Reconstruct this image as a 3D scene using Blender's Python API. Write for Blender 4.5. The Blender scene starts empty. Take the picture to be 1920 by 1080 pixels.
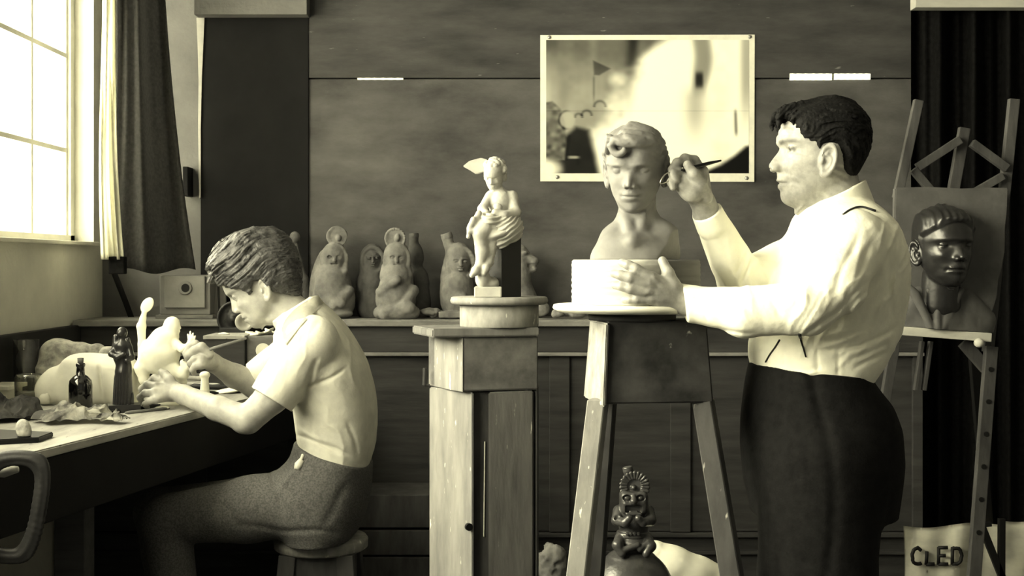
import bpy, bmesh, math, random
import numpy as np
from mathutils import Vector, Matrix
from mathutils.bvhtree import BVHTree

random.seed(7)
SC = bpy.context.scene
COL = SC.collection
FPX, HX, HY, CAMZ = 2400.0, 960.0, 495.0, 1.31
F32 = np.float32

def P(px, py, D):
    """world point seen at photograph pixel (px, py) at distance D from the camera plane"""
    return np.array([(px - HX) / FPX * D, D, CAMZ - (py - HY) / FPX * D])
def PV(px, py, D): return Vector(P(px, py, D))
def R(px, D): return px * D / FPX

# ------------------------------------------------------------------ materials
def tone(g):
    l = g ** 2.2
    return (l, l * 0.985, l * (1.05 - 0.22 * g), 1.0)

def mat(name, g, g2=None, rough=0.7, scale=12.0, stretch=(1, 1, 1), bump=0.0, bscale=None, metal=0.0,
        spec=0.3, detail=6.0, lo=0.35, hi=0.65, attr=False, spots=None, coat=0.0, sheen=0.0):
    m = bpy.data.materials.new(name); m.use_nodes = True
    nt = m.node_tree; N = nt.nodes; L = nt.links
    b = N['Principled BSDF']
    b.inputs['Roughness'].default_value = rough
    b.inputs['Metallic'].default_value = metal
    b.inputs['Specular IOR Level'].default_value = spec
    b.inputs['Coat Weight'].default_value = coat
    b.inputs['Sheen Weight'].default_value = sheen
    tc = N.new('ShaderNodeTexCoord'); mp = N.new('ShaderNodeMapping')
    mp.inputs['Scale'].default_value = stretch
    L.new(tc.outputs['Object'], mp.inputs['Vector'])
    ns = N.new('ShaderNodeTexNoise'); ns.inputs['Scale'].default_value = scale; ns.inputs['Detail'].default_value = detail
    ns.inputs['Roughness'].default_value = 0.62
    L.new(mp.outputs[0], ns.inputs['Vector'])
    rp = N.new('ShaderNodeValToRGB')
    rp.color_ramp.elements[0].position = lo; rp.color_ramp.elements[1].position = hi
    rp.color_ramp.elements[0].color = tone(g); rp.color_ramp.elements[1].color = tone(g if g2 is None else g2)
    L.new(ns.outputs['Fac'], rp.inputs['Fac'])
    out = rp.outputs['Color']
    if spots:                                  # (grey, scale, threshold) flecks of wear / plaster splashes
        sg, ss, st = spots
        n2 = N.new('ShaderNodeTexNoise'); n2.inputs['Scale'].default_value = ss; n2.inputs['Detail'].default_value = 4
        L.new(mp.outputs[0], n2.inputs['Vector'])
        r2 = N.new('ShaderNodeValToRGB'); r2.color_ramp.elements[0].position = st; r2.color_ramp.elements[1].position = st + 0.05
        L.new(n2.outputs['Fac'], r2.inputs['Fac'])
        mx = N.new('ShaderNodeMix'); mx.data_type = 'RGBA'
        L.new(r2.outputs['Color'], mx.inputs['Factor']); L.new(out, mx.inputs['A']); mx.inputs['B'].default_value = tone(sg)
        out = mx.outputs['Result']
    if attr:
        at = N.new('ShaderNodeAttribute'); at.attribute_name = 'tint'
        mx = N.new('ShaderNodeMix'); mx.data_type = 'RGBA'; mx.blend_type = 'MULTIPLY'; mx.inputs['Factor'].default_value = 1
        L.new(out, mx.inputs['A']); L.new(at.outputs['Color'], mx.inputs['B']); out = mx.outputs['Result']
    L.new(out, b.inputs['Base Color'])
    if bump:
        n3 = N.new('ShaderNodeTexNoise'); n3.inputs['Scale'].default_value = bscale or scale * 3; n3.inputs['Detail'].default_value = 5
        L.new(mp.outputs[0], n3.inputs['Vector'])
        bp = N.new('ShaderNodeBump'); bp.inputs['Strength'].default_value = bump; bp.inputs['Distance'].default_value = 0.01
        L.new(n3.outputs['Fac'], bp.inputs['Height']); L.new(bp.outputs[0], b.inputs['Normal'])
    return m

def emat(name, col, s):
    m = bpy.data.materials.new(name); m.use_nodes = True
    b = m.node_tree.nodes['Principled BSDF']
    b.inputs['Base Color'].default_value = col
    b.inputs['Emission Color'].default_value = col; b.inputs['Emission Strength'].default_value = s
    return m

def glassmat(name, tint=(0.95, 0.95, 0.93, 1), fac=0.12, rough=0.03):
    m = bpy.data.materials.new(name); m.use_nodes = True
    nt = m.node_tree; N = nt.nodes; L = nt.links
    N.remove(N['Principled BSDF'])
    t = N.new('ShaderNodeBsdfTransparent'); t.inputs['Color'].default_value = tint
    g = N.new('ShaderNodeBsdfGlossy'); g.inputs['Roughness'].default_value = rough
    fr = N.new('ShaderNodeLayerWeight'); fr.inputs['Blend'].default_value = fac
    mx = N.new('ShaderNodeMixShader')
    L.new(fr.outputs['Facing'], mx.inputs[0]); L.new(t.outputs[0], mx.inputs[1]); L.new(g.outputs[0], mx.inputs[2])
    L.new(mx.outputs[0], N['Material Output'].inputs[0])
    return m

# ------------------------------------------------------------------ objects
def thing(name, label, cat, loc=(0, 0, 0), group=None):
    o = bpy.data.objects.new(name, None); COL.objects.link(o)
    o.empty_display_size = 0.05
    o.location = Vector([float(c) for c in loc]); o['label'] = label; o['category'] = cat
    if group: o['group'] = group
    return o
def tag(o, label, cat, group=None):
    o['label'] = label; o['category'] = cat
    if group: o['group'] = group
    return o
def wloc(o):
    v = Vector(o.location)
    while o.parent: o = o.parent; v += Vector(o.location)
    return v
def link(name, me, m, parent=None, origin=None, kind=None, label=None):
    """me holds world coordinates; the object is placed so that nothing moves"""
    o = bpy.data.objects.new(name, me); COL.objects.link(o)
    if m: me.materials.append(m)
    base = wloc(parent) if parent else Vector((0, 0, 0))
    org = Vector([float(c) for c in origin]) if origin is not None else (base if parent else Vector((0, 0, 0)))
    if org.length > 0: me.transform(Matrix.Translation(-org))
    o.location = org - base
    if parent: o.parent = parent
    if kind: o['kind'] = kind
    if label: o['label'] = label
    return o
def bmobj(name, bm, m, parent=None, smooth=False, **kw):
    me = bpy.data.meshes.new(name)
    bmesh.ops.recalc_face_normals(bm, faces=bm.faces[:])
    bm.to_mesh(me); bm.free()
    if smooth: me.polygons.foreach_set('use_smooth', [True] * len(me.polygons))
    if 'origin' not in kw and parent is None and len(me.vertices):
        co = np.empty(len(me.vertices) * 3); me.vertices.foreach_get('co', co); co = co.reshape(-1, 3)
        lo, hi = co.min(0), co.max(0); kw['origin'] = ((lo[0] + hi[0]) / 2, (lo[1] + hi[1]) / 2, lo[2])
    return link(name, me, m, parent, **kw)
def structure(name, bm, m, **kw):
    return bmobj(name, bm, m, kind='structure', **kw)

def b_box(bm, c, half, rotz=0.0, bev=0.0, M=None):
    r = bmesh.ops.create_cube(bm, size=2.0)
    vs = r['verts']
    T = Matrix.Translation(Vector([float(x) for x in c])) @ (M.to_4x4() if M is not None else Matrix.Rotation(rotz, 4, 'Z')) @ Matrix.Diagonal((*half, 1))
    bmesh.ops.transform(bm, matrix=T, verts=vs)
    if bev > 0:
        es = list({e for v in vs for e in v.link_edges})
        bmesh.ops.bevel(bm, geom=es, offset=bev, segments=2, affect='EDGES', profile=0.6)
def box2(bm, lo, hi, bev=0.0):
    b_box(bm, [(a + b) / 2 for a, b in zip(lo, hi)], [abs(b - a) / 2 for a, b in zip(lo, hi)], 0, bev)
def b_beam(bm, a, b, w, t, up=(0, -1, 0), bev=0.002):
    """a rectangular bar from a to b, w wide across, t thick along `up`"""
    a = Vector([float(x) for x in a]); b = Vector([float(x) for x in b]); d = (b - a)
    z = d.normalized(); y = Vector(up); y = (y - z * y.dot(z)).normalized(); x = y.cross(z)
    M = Matrix((x, y, z)).transposed()
    b_box(bm, (a + b) / 2, (w / 2, t / 2, d.length / 2), M=M, bev=bev)
def b_lathe(bm, prof, c=(0, 0, 0), seg=40, axis=None, arc=None):
    """prof: (radius, height) pairs from bottom to top"""
    c = Vector([float(x) for x in c]); rings = []
    Q = Vector((0, 0, 1)).rotation_difference(Vector(axis)).to_matrix() if axis is not None else Matrix.Identity(3)
    for r, h in prof:
        if r < 1e-6: rings.append([bm.verts.new(c + Q @ Vector((0, 0, h)))]); continue
        rings.append([bm.verts.new(c + Q @ Vector((r * math.cos(2 * math.pi * i / seg), r * math.sin(2 * math.pi * i / seg), h))) for i in range(seg)])
    for A, B in zip(rings, rings[1:]):
        for i in range(seg):
            j = (i + 1) % seg
            if len(A) == 1 and len(B) == 1: continue
            if len(A) == 1: bm.faces.new((A[0], B[j], B[i]))
            elif len(B) == 1: bm.faces.new((A[i], A[j], B[0]))
            else: bm.faces.new((A[i], A[j], B[j], B[i]))
    for Rg, flip in ((rings[0], True), (rings[-1], False)):
        if len(Rg) > 1: bm.faces.new(Rg[::-1] if flip else Rg)
def b_tube(bm, pts, rad, seg=10, flat=1.0):
    pts = [Vector([float(x) for x in p]) for p in pts]; n = len(pts)
    rad = [rad] * n if not hasattr(rad, '__len__') else rad
    rings = []; up = None
    for i, p in enumerate(pts):
        t = (pts[min(i + 1, n - 1)] - pts[max(i - 1, 0)]).normalized()
        if up is None: up = Vector((0, 0, 1)) if abs(t.z) < 0.9 else Vector((1, 0, 0))
        x = t.cross(up).normalized(); y = x.cross(t).normalized(); up = y
        rings.append([bm.verts.new(p + rad[i] * (x * math.cos(2 * math.pi * k / seg) + y * flat * math.sin(2 * math.pi * k / seg))) for k in range(seg)])
    for A, B in zip(rings, rings[1:]):
        for k in range(seg): bm.faces.new((A[k], A[(k + 1) % seg], B[(k + 1) % seg], B[k]))
    bm.faces.new(rings[0][::-1]); bm.faces.new(rings[-1])
def b_prism(bm, plan, z0, z1, bev=0.0):
    lo = [bm.verts.new((float(x), float(y), z0)) for x, y in plan]; hi = [bm.verts.new((float(x), float(y), z1)) for x, y in plan]
    n = len(plan); fs = [bm.faces.new(lo[::-1]), bm.faces.new(hi)]
    for i in range(n): fs.append(bm.faces.new((lo[i], lo[(i + 1) % n], hi[(i + 1) % n], hi[i])))
    if bev: bmesh.ops.bevel(bm, geom=list({e for f in fs for e in f.edges}), offset=bev, segments=2, affect='EDGES')
def b_slab(bm, outline, front, back):
    """a plate with a drawn outline: outline of (x, z), between two distances"""
    n = len(outline)
    a = [bm.verts.new((float(x), float(front), float(z))) for x, z in outline]; b = [bm.verts.new((float(x), float(back), float(z))) for x, z in outline]
    bm.faces.new(a); bm.faces.new(b[::-1])
    for i in range(n): bm.faces.new((a[i], b[i], b[(i + 1) % n], a[(i + 1) % n]))
def curve_pts(pts, n=24):
    """Catmull-Rom through points (any dimension)"""
    p = np.array([list(map(float, q)) for q in pts]); p = np.vstack([2 * p[0] - p[1], p, 2 * p[-1] - p[-2]]); out = []
    m = len(p) - 3
    for s in np.linspace(0, m, n):
        i = min(int(s), m - 1); t = s - i; a, b, c, d = p[i:i + 4]
        out.append(0.5 * ((2 * b) + (c - a) * t + (2 * a - 5 * b + 4 * c - d) * t * t + (3 * b - a - 3 * c + d) * t ** 3))
    return out

# ------------------------------------------------------------------ implicit-surface sculpting
def vnoise(x, y, z):
    xi = np.floor(x); yi = np.floor(y); zi = np.floor(z)
    fx, fy, fz = x - xi, y - yi, z - zi
    fx = fx * fx * (3 - 2 * fx); fy = fy * fy * (3 - 2 * fy); fz = fz * fz * (3 - 2 * fz)
    xi = xi.astype(np.int64); yi = yi.astype(np.int64); zi = zi.astype(np.int64)
    def h(a, b, c):
        n = (a * 73856093) ^ (b * 19349663) ^ (c * 83492791)
        n = (n ^ (n >> 13)) * 1274126177
        return ((n ^ (n >> 16)) & 0xffff) / 65535.0
    def lx(b, c): return h(xi, b, c) * (1 - fx) + h(xi + 1, b, c) * fx
    def ly(c): return lx(yi, c) * (1 - fy) + lx(yi + 1, c) * fy
    return ly(zi) * (1 - fz) + ly(zi + 1) * fz - 0.5
def fbm(x, y, z, o=3):
    s = 0; a = 1.0
    for i in range(o): s = s + a * vnoise(x + 17.3 * i, y, z); x = x * 2; y = y * 2; z = z * 2; a *= 0.5
    return s
def sstep(a, b, x):
    t = np.clip((x - a) / (b - a), 0, 1); return t * t * (3 - 2 * t)

class Vol:
    BIG = 0.06
    def __init__(s, lo, hi, h):
        s.lo = np.array(lo, float); s.h = h
        s.n = np.maximum(4, np.ceil((np.array(hi, float) - s.lo) / h).astype(int) + 1)
        s.f = np.full(s.n, s.BIG, F32)
        s.ax = [(s.lo[i] + h * np.arange(s.n[i])).astype(F32) for i in range(3)]
    @classmethod
    def px(c, x0, y0, x1, y1, D0, D1, h):
        a = [P(x, y, D) for x in (x0, x1) for y in (y0, y1) for D in (D0, D1)]
        return c(np.min(a, 0), np.max(a, 0), h)
    def sl(s, lo, hi):
        i0 = np.clip(np.floor((np.array(lo) - s.lo) / s.h).astype(int), 0, s.n)
        i1 = np.clip(np.ceil((np.array(hi) - s.lo) / s.h).astype(int) + 1, 0, s.n)
        return tuple(slice(a, b) for a, b in zip(i0, i1))
    def apply(s, fn, lo=None, hi=None, k=0.0, op='u'):
        if lo is None: lo, hi = s.lo - 1, s.lo + s.n * s.h + 1
        S = s.sl(lo, hi)
        a = s.f[S]
        if a.size == 0: return
        X, Y, Z = np.ix_(s.ax[0][S[0]], s.ax[1][S[1]], s.ax[2][S[2]])
        g = np.asarray(fn(X, Y, Z), F32)
        if op == 's': g = -g
        if op == 'u':
            if k > 0:
                w = np.clip(0.5 + 0.5 * (a - g) / k, 0, 1); r = a + (g - a) * w - k * w * (1 - w)
            else: r = np.minimum(a, g)
        else:
            if k > 0:
                w = np.clip(0.5 - 0.5 * (a - g) / k, 0, 1); r = a + (g - a) * w + k * w * (1 - w)
            else: r = np.maximum(a, g)
        s.f[S] = r
    # primitives in world metres
    def rc(s, a, b, ra, rb, k=0.006, op='u'):
        a = np.array(a, float); b = np.array(b, float); d = b - a; L2 = max(float(d @ d), 1e-12); m = max(ra, rb) + k + 4 * s.h
        def fn(X, Y, Z):
            t = np.clip(((X - a[0]) * d[0] + (Y - a[1]) * d[1] + (Z - a[2]) * d[2]) / L2, 0, 1)
            return np.sqrt((X - a[0] - t * d[0]) ** 2 + (Y - a[1] - t * d[1]) ** 2 + (Z - a[2] - t * d[2]) ** 2) - (ra + (rb - ra) * t)
        s.apply(fn, np.minimum(a, b) - m, np.maximum(a, b) + m, k, op)
    def ell(s, c, r, M=None, k=0.006, op='u', fn_extra=None):
        c = np.array(c, float); r = np.array(r, float); m = (r.max() if M is not None else r) + k + 4 * s.h
        A = np.array(M, float) if M is not None else np.eye(3)
        def fn(X, Y, Z):
            x, y, z = X - c[0], Y - c[1], Z - c[2]
            p = [(A[0, i] * x + A[1, i] * y + A[2, i] * z) / r[i] for i in range(3)]
            k0 = np.sqrt(p[0] ** 2 + p[1] ** 2 + p[2] ** 2); k1 = np.sqrt((p[0] / r[0]) ** 2 + (p[1] / r[1]) ** 2 + (p[2] / r[2]) ** 2)
            return k0 * (k0 - 1) / np.maximum(k1, 1e-6)
        s.apply(fn, c - m, c + m, k, op)
    def box(s, c, half, M=None, rnd=0.004, k=0.004, op='u'):
        c = np.array(c, float); half = np.array(half, float); A = np.array(M, float) if M is not None else np.eye(3)
        m = (np.linalg.norm(half) if M is not None else half) + k + 4 * s.h
        def fn(X, Y, Z):
            x, y, z = X - c[0], Y - c[1], Z - c[2]
            q = [np.abs(A[0, i] * x + A[1, i] * y + A[2, i] * z) - half[i] + rnd for i in range(3)]
            o = np.sqrt(sum(np.maximum(v, 0) ** 2 for v in q))
            return o + np.minimum(np.maximum(np.maximum(q[0], q[1]), q[2]), 0) - rnd
        s.apply(fn, c - m, c + m, k, op)
    def cyl(s, a, b, r, k=0.003, op='u', rnd=0.002):
        a = np.array(a, float); b = np.array(b, float); d = b - a; L = np.linalg.norm(d); d = d / L; m = r + k + 4 * s.h; c = (a + b) / 2
        def fn(X, Y, Z):
            t = (X - c[0]) * d[0] + (Y - c[1]) * d[1] + (Z - c[2]) * d[2]
            rr = np.sqrt(np.maximum((X - c[0]) ** 2 + (Y - c[1]) ** 2 + (Z - c[2]) ** 2 - t * t, 0))
            q0 = rr - r + rnd; q1 = np.abs(t) - L / 2 + rnd
            return np.sqrt(np.maximum(q0, 0) ** 2 + np.maximum(q1, 0) ** 2) + np.minimum(np.maximum(q0, q1), 0) - rnd
        s.apply(fn, np.minimum(a, b) - m, np.maximum(a, b) + m, k, op)
    def plane(s, p, n, k=0.0, lo=None, hi=None):
        """keep the side the normal points away from"""
        n = np.array(n, float); n = n / np.linalg.norm(n); p = np.array(p, float)
        s.apply(lambda X, Y, Z: (X - p[0]) * n[0] + (Y - p[1]) * n[1] + (Z - p[2]) * n[2], lo, hi, k, 'i')
    # the same, in photograph pixels + distance
    def prc(s, a, b, k=6, op='u'):           # a, b: (px, py, D, r_px)
        s.rc(P(*a[:3]), P(*b[:3]), R(a[3], a[2]), R(b[3], b[2]), R(k, a[2]), op)
    def chain(s, pts, k=6):
        for a, b in zip(pts, pts[1:]): s.prc(a, b, k)
    def pel(s, px, py, D, rx, ry, rd, ang=0, k=6, op='u', yaw=0):
        """ellipsoid: px radii across, up and along the depth; ang turns it clockwise in the picture plane"""
        M = Matrix.Rotation(math.radians(yaw), 3, 'Z') @ Matrix.Rotation(math.radians(ang), 3, 'Y')
        s.ell(P(px, py, D), (R(rx, D), R(rd, D), R(ry, D)), M if (ang or yaw) else None, R(k, D), op)
    def near(s, w):
        return np.nonzero(np.abs(s.f) < w)
    def displace(s, fn, w=0.012):
        I = s.near(w); x, y, z = s.ax[0][I[0]], s.ax[1][I[1]], s.ax[2][I[2]]
        s.f[I] += np.asarray(fn(x.astype(float), y.astype(float), z.astype(float)), F32)
    def mesh(s, name, tint=None):
        f = s.f; f = np.pad(f[1:-1, 1:-1, 1:-1], 1, constant_values=s.BIG); S = f < 0
        c = np.zeros(s.n - 1, np.uint8)
        for i in (0, 1):
            for j in (0, 1):
                for k in (0, 1): c += S[i:s.n[0] - 1 + i, j:s.n[1] - 1 + j, k:s.n[2] - 1 + k]
        idx = np.argwhere((c > 0) & (c < 8))
        ids = np.full(s.n - 1, -1, np.int32); ids[tuple(idx.T)] = np.arange(len(idx))
        cor = [(i, j, k) for i in (0, 1) for j in (0, 1) for k in (0, 1)]
        v = {q: f[idx[:, 0] + q[0], idx[:, 1] + q[1], idx[:, 2] + q[2]] for q in cor}
        acc = np.zeros((len(idx), 3)); cnt = np.zeros(len(idx))
        for q in cor:
            for a in range(3):
                if q[a]: continue
                q2 = list(q); q2[a] = 1; q2 = tuple(q2)
                m = (v[q] < 0) != (v[q2] < 0)
                dv = v[q] - v[q2]; t = np.where(m, v[q] / np.where(np.abs(dv) < 1e-12, 1, dv), 0)
                pt = np.tile(np.array(q, float), (len(idx), 1)); pt[:, a] += t
                acc[m] += pt[m]; cnt[m] += 1
        vert = (idx + acc / np.maximum(cnt, 1)[:, None]) * s.h + s.lo
        quads = []
        for a in range(3):
            b, d = (a + 1) % 3, (a + 2) % 3
            A = [slice(None)] * 3; B = [slice(None)] * 3; A[a] = slice(0, -1); B[a] = slice(1, None)
            e = np.argwhere(S[tuple(A)] != S[tuple(B)])
            e = e[(e[:, b] > 0) & (e[:, d] > 0) & (e[:, b] < s.n[b] - 1) & (e[:, d] < s.n[d] - 1)]
            def cell(ob, od):
                q = e.copy(); q[:, b] += ob; q[:, d] += od; return ids[tuple(q.T)]
            Q = np.stack([cell(-1, -1), cell(0, -1), cell(0, 0), cell(-1, 0)], 1)
            fl = ~S[tuple(e.T)]; Q[fl] = Q[fl][:, ::-1]
            quads.append(Q)
        Q = np.concatenate(quads).astype(np.int32); Q = Q[(Q >= 0).all(1)]
        me = bpy.data.meshes.new(name)
        me.vertices.add(len(vert)); me.vertices.foreach_set('co', vert.ravel())
        me.loops.add(Q.size); me.loops.foreach_set('vertex_index', Q.ravel())
        me.polygons.add(len(Q)); me.polygons.foreach_set('loop_start', np.arange(0, Q.size, 4, dtype=np.int32))
        me.polygons.foreach_set('use_smooth', np.ones(len(Q), bool))
        if tint is not None:
            t = np.clip(tint(vert[:, 0], vert[:, 1], vert[:, 2]), 0, 4)
            at = me.attributes.new('tint', 'FLOAT_COLOR', 'POINT')
            at.data.foreach_set('color', np.stack([t, t, t, np.ones_like(t)], 1).ravel())
        me.update(); me.validate()
        return me
    def obj(s, name, m, parent=None, tint=None, **kw):
        me = s.mesh(name, tint)
        if 'origin' not in kw and parent is None:
            co = np.empty(len(me.vertices) * 3); me.vertices.foreach_get('co', co); co = co.reshape(-1, 3)
            lo, hi = co.min(0), co.max(0); kw['origin'] = ((lo[0] + hi[0]) / 2, (lo[1] + hi[1]) / 2, lo[2])
        return link(name, me, m, parent, **kw)

def table(pairs, sm=3.0):
    """smooth lookup through (key, value) pairs"""
    p = sorted(pairs); k = np.array([a for a, _ in p], float); v = np.array([b for _, b in p], float)
    n = 800; x = np.linspace(k[0] - 3 * sm, k[-1] + 3 * sm, n); y = np.interp(x, k, v)
    st = x[1] - x[0]; w = np.exp(-0.5 * (np.arange(-int(3 * sm / st) - 1, int(3 * sm / st) + 2) * st / sm) ** 2); w /= w.sum()
    y = np.convolve(np.pad(y, len(w) // 2, mode='edge'), w, 'valid')[:n]
    return lambda q: np.interp(q, x, y)

def profile_fn(D, front, back, wide, n=2.3, sm=6.0, shear=None):
    """solid with a side-view outline: front / back edge and half depth given as {py: px} at distance D"""
    F = table(front.items(), sm); B = table(back.items(), sm); W = table(wide.items(), sm)
    k = D / FPX; ys = list(front) + list(back)
    z1 = CAMZ - (min(ys) - HY) * k; z0 = CAMZ - (max(ys) - HY) * k
    def fn(X, Y, Z):
        py = HY + (CAMZ - Z) / k
        f = (F(py) - HX) * k; b = (B(py) - HX) * k; w = W(py) * k
        c = (f + b) / 2; a = np.maximum((b - f) / 2, 1e-3)
        yc = D if shear is None else shear(py)
        q = (np.abs((X - c) / a) ** n + np.abs((Y - yc) / w) ** n) ** (1 / n)
        g = (q - 1) * np.minimum(a, w)
        return np.maximum(np.maximum(g, (Z - z1)), (z0 - Z))
    return fn

def poly_sd(poly, x, y):
    """signed distance to a 2-D polygon (negative inside)"""
    P2 = np.array(poly, float); d = np.full(np.broadcast(x, y).shape, 1e9); ins = np.zeros(d.shape, bool)
    for i in range(len(P2)):
        a = P2[i]; b = P2[(i + 1) % len(P2)]; e = b - a; L = max(e @ e, 1e-9)
        t = np.clip(((x - a[0]) * e[0] + (y - a[1]) * e[1]) / L, 0, 1)
        d = np.minimum(d, (x - a[0] - t * e[0]) ** 2 + (y - a[1] - t * e[1]) ** 2)
        if a[1] != b[1]:
            c = ((a[1] > y) != (b[1] > y)) & (x < (b[0] - a[0]) * (y - a[1]) / (b[1] - a[1]) + a[0]); ins ^= c
    d = np.sqrt(d); return np.where(ins, -d, d)

# ------------------------------------------------------------------ a head
class Head:
    """a human head; local units: f forward, l sideways, u up (a life-size head is about 209 units tall), origin at the ear"""
    BACK = [(120, -8), (116, -18), (108, -38), (93, -56), (68, -68), (43, -70), (18, -64), (-2, -54), (-22, -42), (-45, -8), (-60, 8), (-72, 22), (-88, 55)]
    WIDE = [(120, 8), (116, 20), (108, 42), (93, 60), (68, 70), (38, 71), (8, 67), (-10, 64), (-25, 61), (-42, 55), (-58, 46), (-72, 32), (-82, 18), (-90, 6)]
    CEN = [(120, -5), (60, -8), (0, -5), (-25, 5), (-45, 25), (-60, 34), (-90, 60)]
    NW = [(60, 24), (40, 20), (33, 10), (20, 8.5), (5, 11), (-8, 14), (-16, 14), (-22, 16), (-32, 22), (-60, 22), (-90, 24)]
    def __init__(s, org, fwd, up, scale, mid, side, nose_w=1.0, eye=(74, 24, 32), mouth=-36, lipw=25, lids=0.0, ears=True, open_eye=True, ala=(96, -9), socket=7.0, white=.62, ear_f=-3, ear_k=1.0):
        s.ear_f, s.ear_k = ear_f, ear_k
        s.o = np.array(org, float); s.k = scale
        f = np.array(fwd, float); f /= np.linalg.norm(f); u = np.array(up, float); u -= f * (u @ f); u /= np.linalg.norm(u)
        s.F, s.U = f, u; s.L = np.cross(u, f)
        s.mid = table(mid, 1.6); s.side = table(side, 4); s.back = table(s.BACK, 4); s.wide = table(s.WIDE, 4); s.cen = table(s.CEN, 6); s.nw = table([(a, b * nose_w) for a, b in s.NW], 3)
        s.eye, s.mouth, s.lipw, s.lids, s.ears, s.open_eye, s.ala, s.socket, s.white = eye, mouth, lipw, lids, ears, open_eye, ala, socket, white
    def loc(s, X, Y, Z):
        x, y, z = (X - s.o[0]) / s.k, (Y - s.o[1]) / s.k, (Z - s.o[2]) / s.k
        return (x * s.F[0] + y * s.F[1] + z * s.F[2], x * s.L[0] + y * s.L[1] + z * s.L[2], x * s.U[0] + y * s.U[1] + z * s.U[2])
    def at(s, f, l, u): return s.o + s.k * (f * s.F + l * s.L + u * s.U)
    def skull(s, X, Y, Z, grow=0.0):
        f, l, u = s.loc(X, Y, Z)
        c = s.cen(u); side = s.side(u); mid = s.mid(u); nw = s.nw(u); W = s.wide(u) + grow
        A = side + (mid - side) * np.exp(-(l / nw) ** 2) - c + grow; B = c - s.back(u) + grow
        a = np.maximum(np.where(f > c, A, B), 2.0); n = np.where(f > c, 2.25, 2.1)
        q = (np.abs((f - c) / a) ** n + np.abs(l / np.maximum(W, 2)) ** n) ** (1 / n)
        g = (q - 1) * np.minimum(a, np.maximum(W, 2))
        al = np.abs(l); fr = sstep(20, 50, f)
        ef, eu, el = s.eye
        g = g + fr * s.socket * np.exp(-((u - eu + 0) / 10.5) ** 2 - ((al - el + 2) / 15) ** 2)       # sockets
        g = g - fr * 2.2 * np.exp(-((u - eu - 15 + 0.1 * (al - el)) / 5.5) ** 2 - ((al - el + 3) / 19) ** 2)   # brow
        g = g - fr * 3.0 * np.exp(-((u - eu + 27) / 13) ** 2 - ((al - 44) / 16) ** 2)            # cheek bones
        g = g + fr * 2.2 * np.exp(-((u + 42) / 14) ** 2 - ((al - 42) / 11) ** 2)                 # hollow cheek
        lw = s.lipw; m = s.mouth; mm = m - 0.004 * al * al
        g = g + fr * 3.2 * np.exp(-((u - mm) / 1.7) ** 2) * sstep(lw + 4, lw - 6, al)            # line of the mouth
        g = g + fr * 2.0 * np.exp(-((u - mm) / 5) ** 2 - ((al - lw - 2) / 4) ** 2)               # corners
        g = g + fr * 1.2 * np.exp(-((u - m - 14) / 6) ** 2 - (l / 3.2) ** 2)                     # philtrum
        top = 121 + grow; return np.maximum(g, np.maximum(u - top, -92 - grow - u)) * s.k
    def shell(s, X, Y, Z, th):
        """the head swollen by th units (hair)"""
        q = 1 + th / 82.0; c = s.at(-5, 0, 25)
        return s.skull(c[0] + (X - c[0]) / q, c[1] + (Y - c[1]) / q, c[2] + (Z - c[2]) / q) * q
    def carve(s, v):
        k = s.k; r = 150 * k
        v.apply(s.skull, s.o - r, s.o + r, 0.003)
        ef, eu, el = s.eye; M = np.stack([s.F, s.L, s.U], 1)
        for sg in (1, -1):
            k = s.k; fa, ua = s.ala
            v.ell(s.at(fa, sg * 11, ua), np.array((10, 6, 6.5)) * k, M, 4 * k)
            v.ell(s.at(fa + 1, sg * 6.5, ua - 7.5), np.array((5, 3, 3)) * k, M, 2 * k, 's')
            c = s.at(ef - 12.5, sg * el, eu)
            v.ell(c, np.array((12.5,) * 3) * k, None, 1 * k)
            # lids: slightly larger caps above and below the opening
            def lid(R0, lo_n, off):
                n = np.array(lo_n)
                def fn(X, Y, Z):
                    d = np.sqrt((X - c[0]) ** 2 + (Y - c[1]) ** 2 + (Z - c[2]) ** 2) - R0 * k
                    h = (X - c[0]) * n[0] + (Y - c[1]) * n[1] + (Z - c[2]) * n[2]
                    return np.maximum(d, off * k - h)
                v.apply(fn, c - 20 * k, c + 20 * k, 1.2 * k)
            if s.open_eye:
                lid(14.6, s.U * 0.97 + s.F * 0.22, 3.5 - s.lids); lid(14.0, -s.U * 0.97 + s.F * 0.1, 5.5)
            else:
                lid(14.6, s.U * 0.97 + s.F * 0.22, -5); lid(14.0, -s.U * 0.97 + s.F * 0.1, 6.0)
            # fleshy lips
            for du, rf, ru, w in ((4.2, 5.5, 3.6, 0.8), (-5.0, 6.5, 4.4, 0.72)):
                pass
            if s.ears:
                a = math.radians(14); b = math.radians(24) * sg
                fe = s.F * math.cos(b) - s.L * math.sin(b) * 1; le = s.L * math.cos(b) + s.F * math.sin(b)
                ue = s.U * math.cos(a) - fe * math.sin(a); fe2 = fe * math.cos(a) + s.U * math.sin(a)
                Me = np.stack([fe2, le, ue], 1); Cn = s.at(s.ear_f, sg * 70, 1); k = s.k * s.ear_k
                v.ell(Cn + le * sg * 2 * k, np.array((17, 6, 30)) * k, Me, 5 * k)
                def helix(X, Y, Z):
                    x, y, z = X - Cn[0], Y - Cn[1], Z - Cn[2]
                    p = (x * fe2[0] + y * fe2[1] + z * fe2[2]) / k; q = (x * le[0] + y * le[1] + z * le[2]) / k * sg; w = (x * ue[0] + y * ue[1] + z * ue[2]) / k
                    e = (np.sqrt((p / 15.5) ** 2 + ((w - 1) / 29.0) ** 2) - 1) * 17
                    d = np.sqrt(e * e + (q - 6.5) ** 2) - 3.6
                    return np.maximum(d, p - 11 - 0.2 * w) * k
                v.apply(helix, Cn - 42 * k, Cn + 42 * k, 2 * k)
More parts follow.
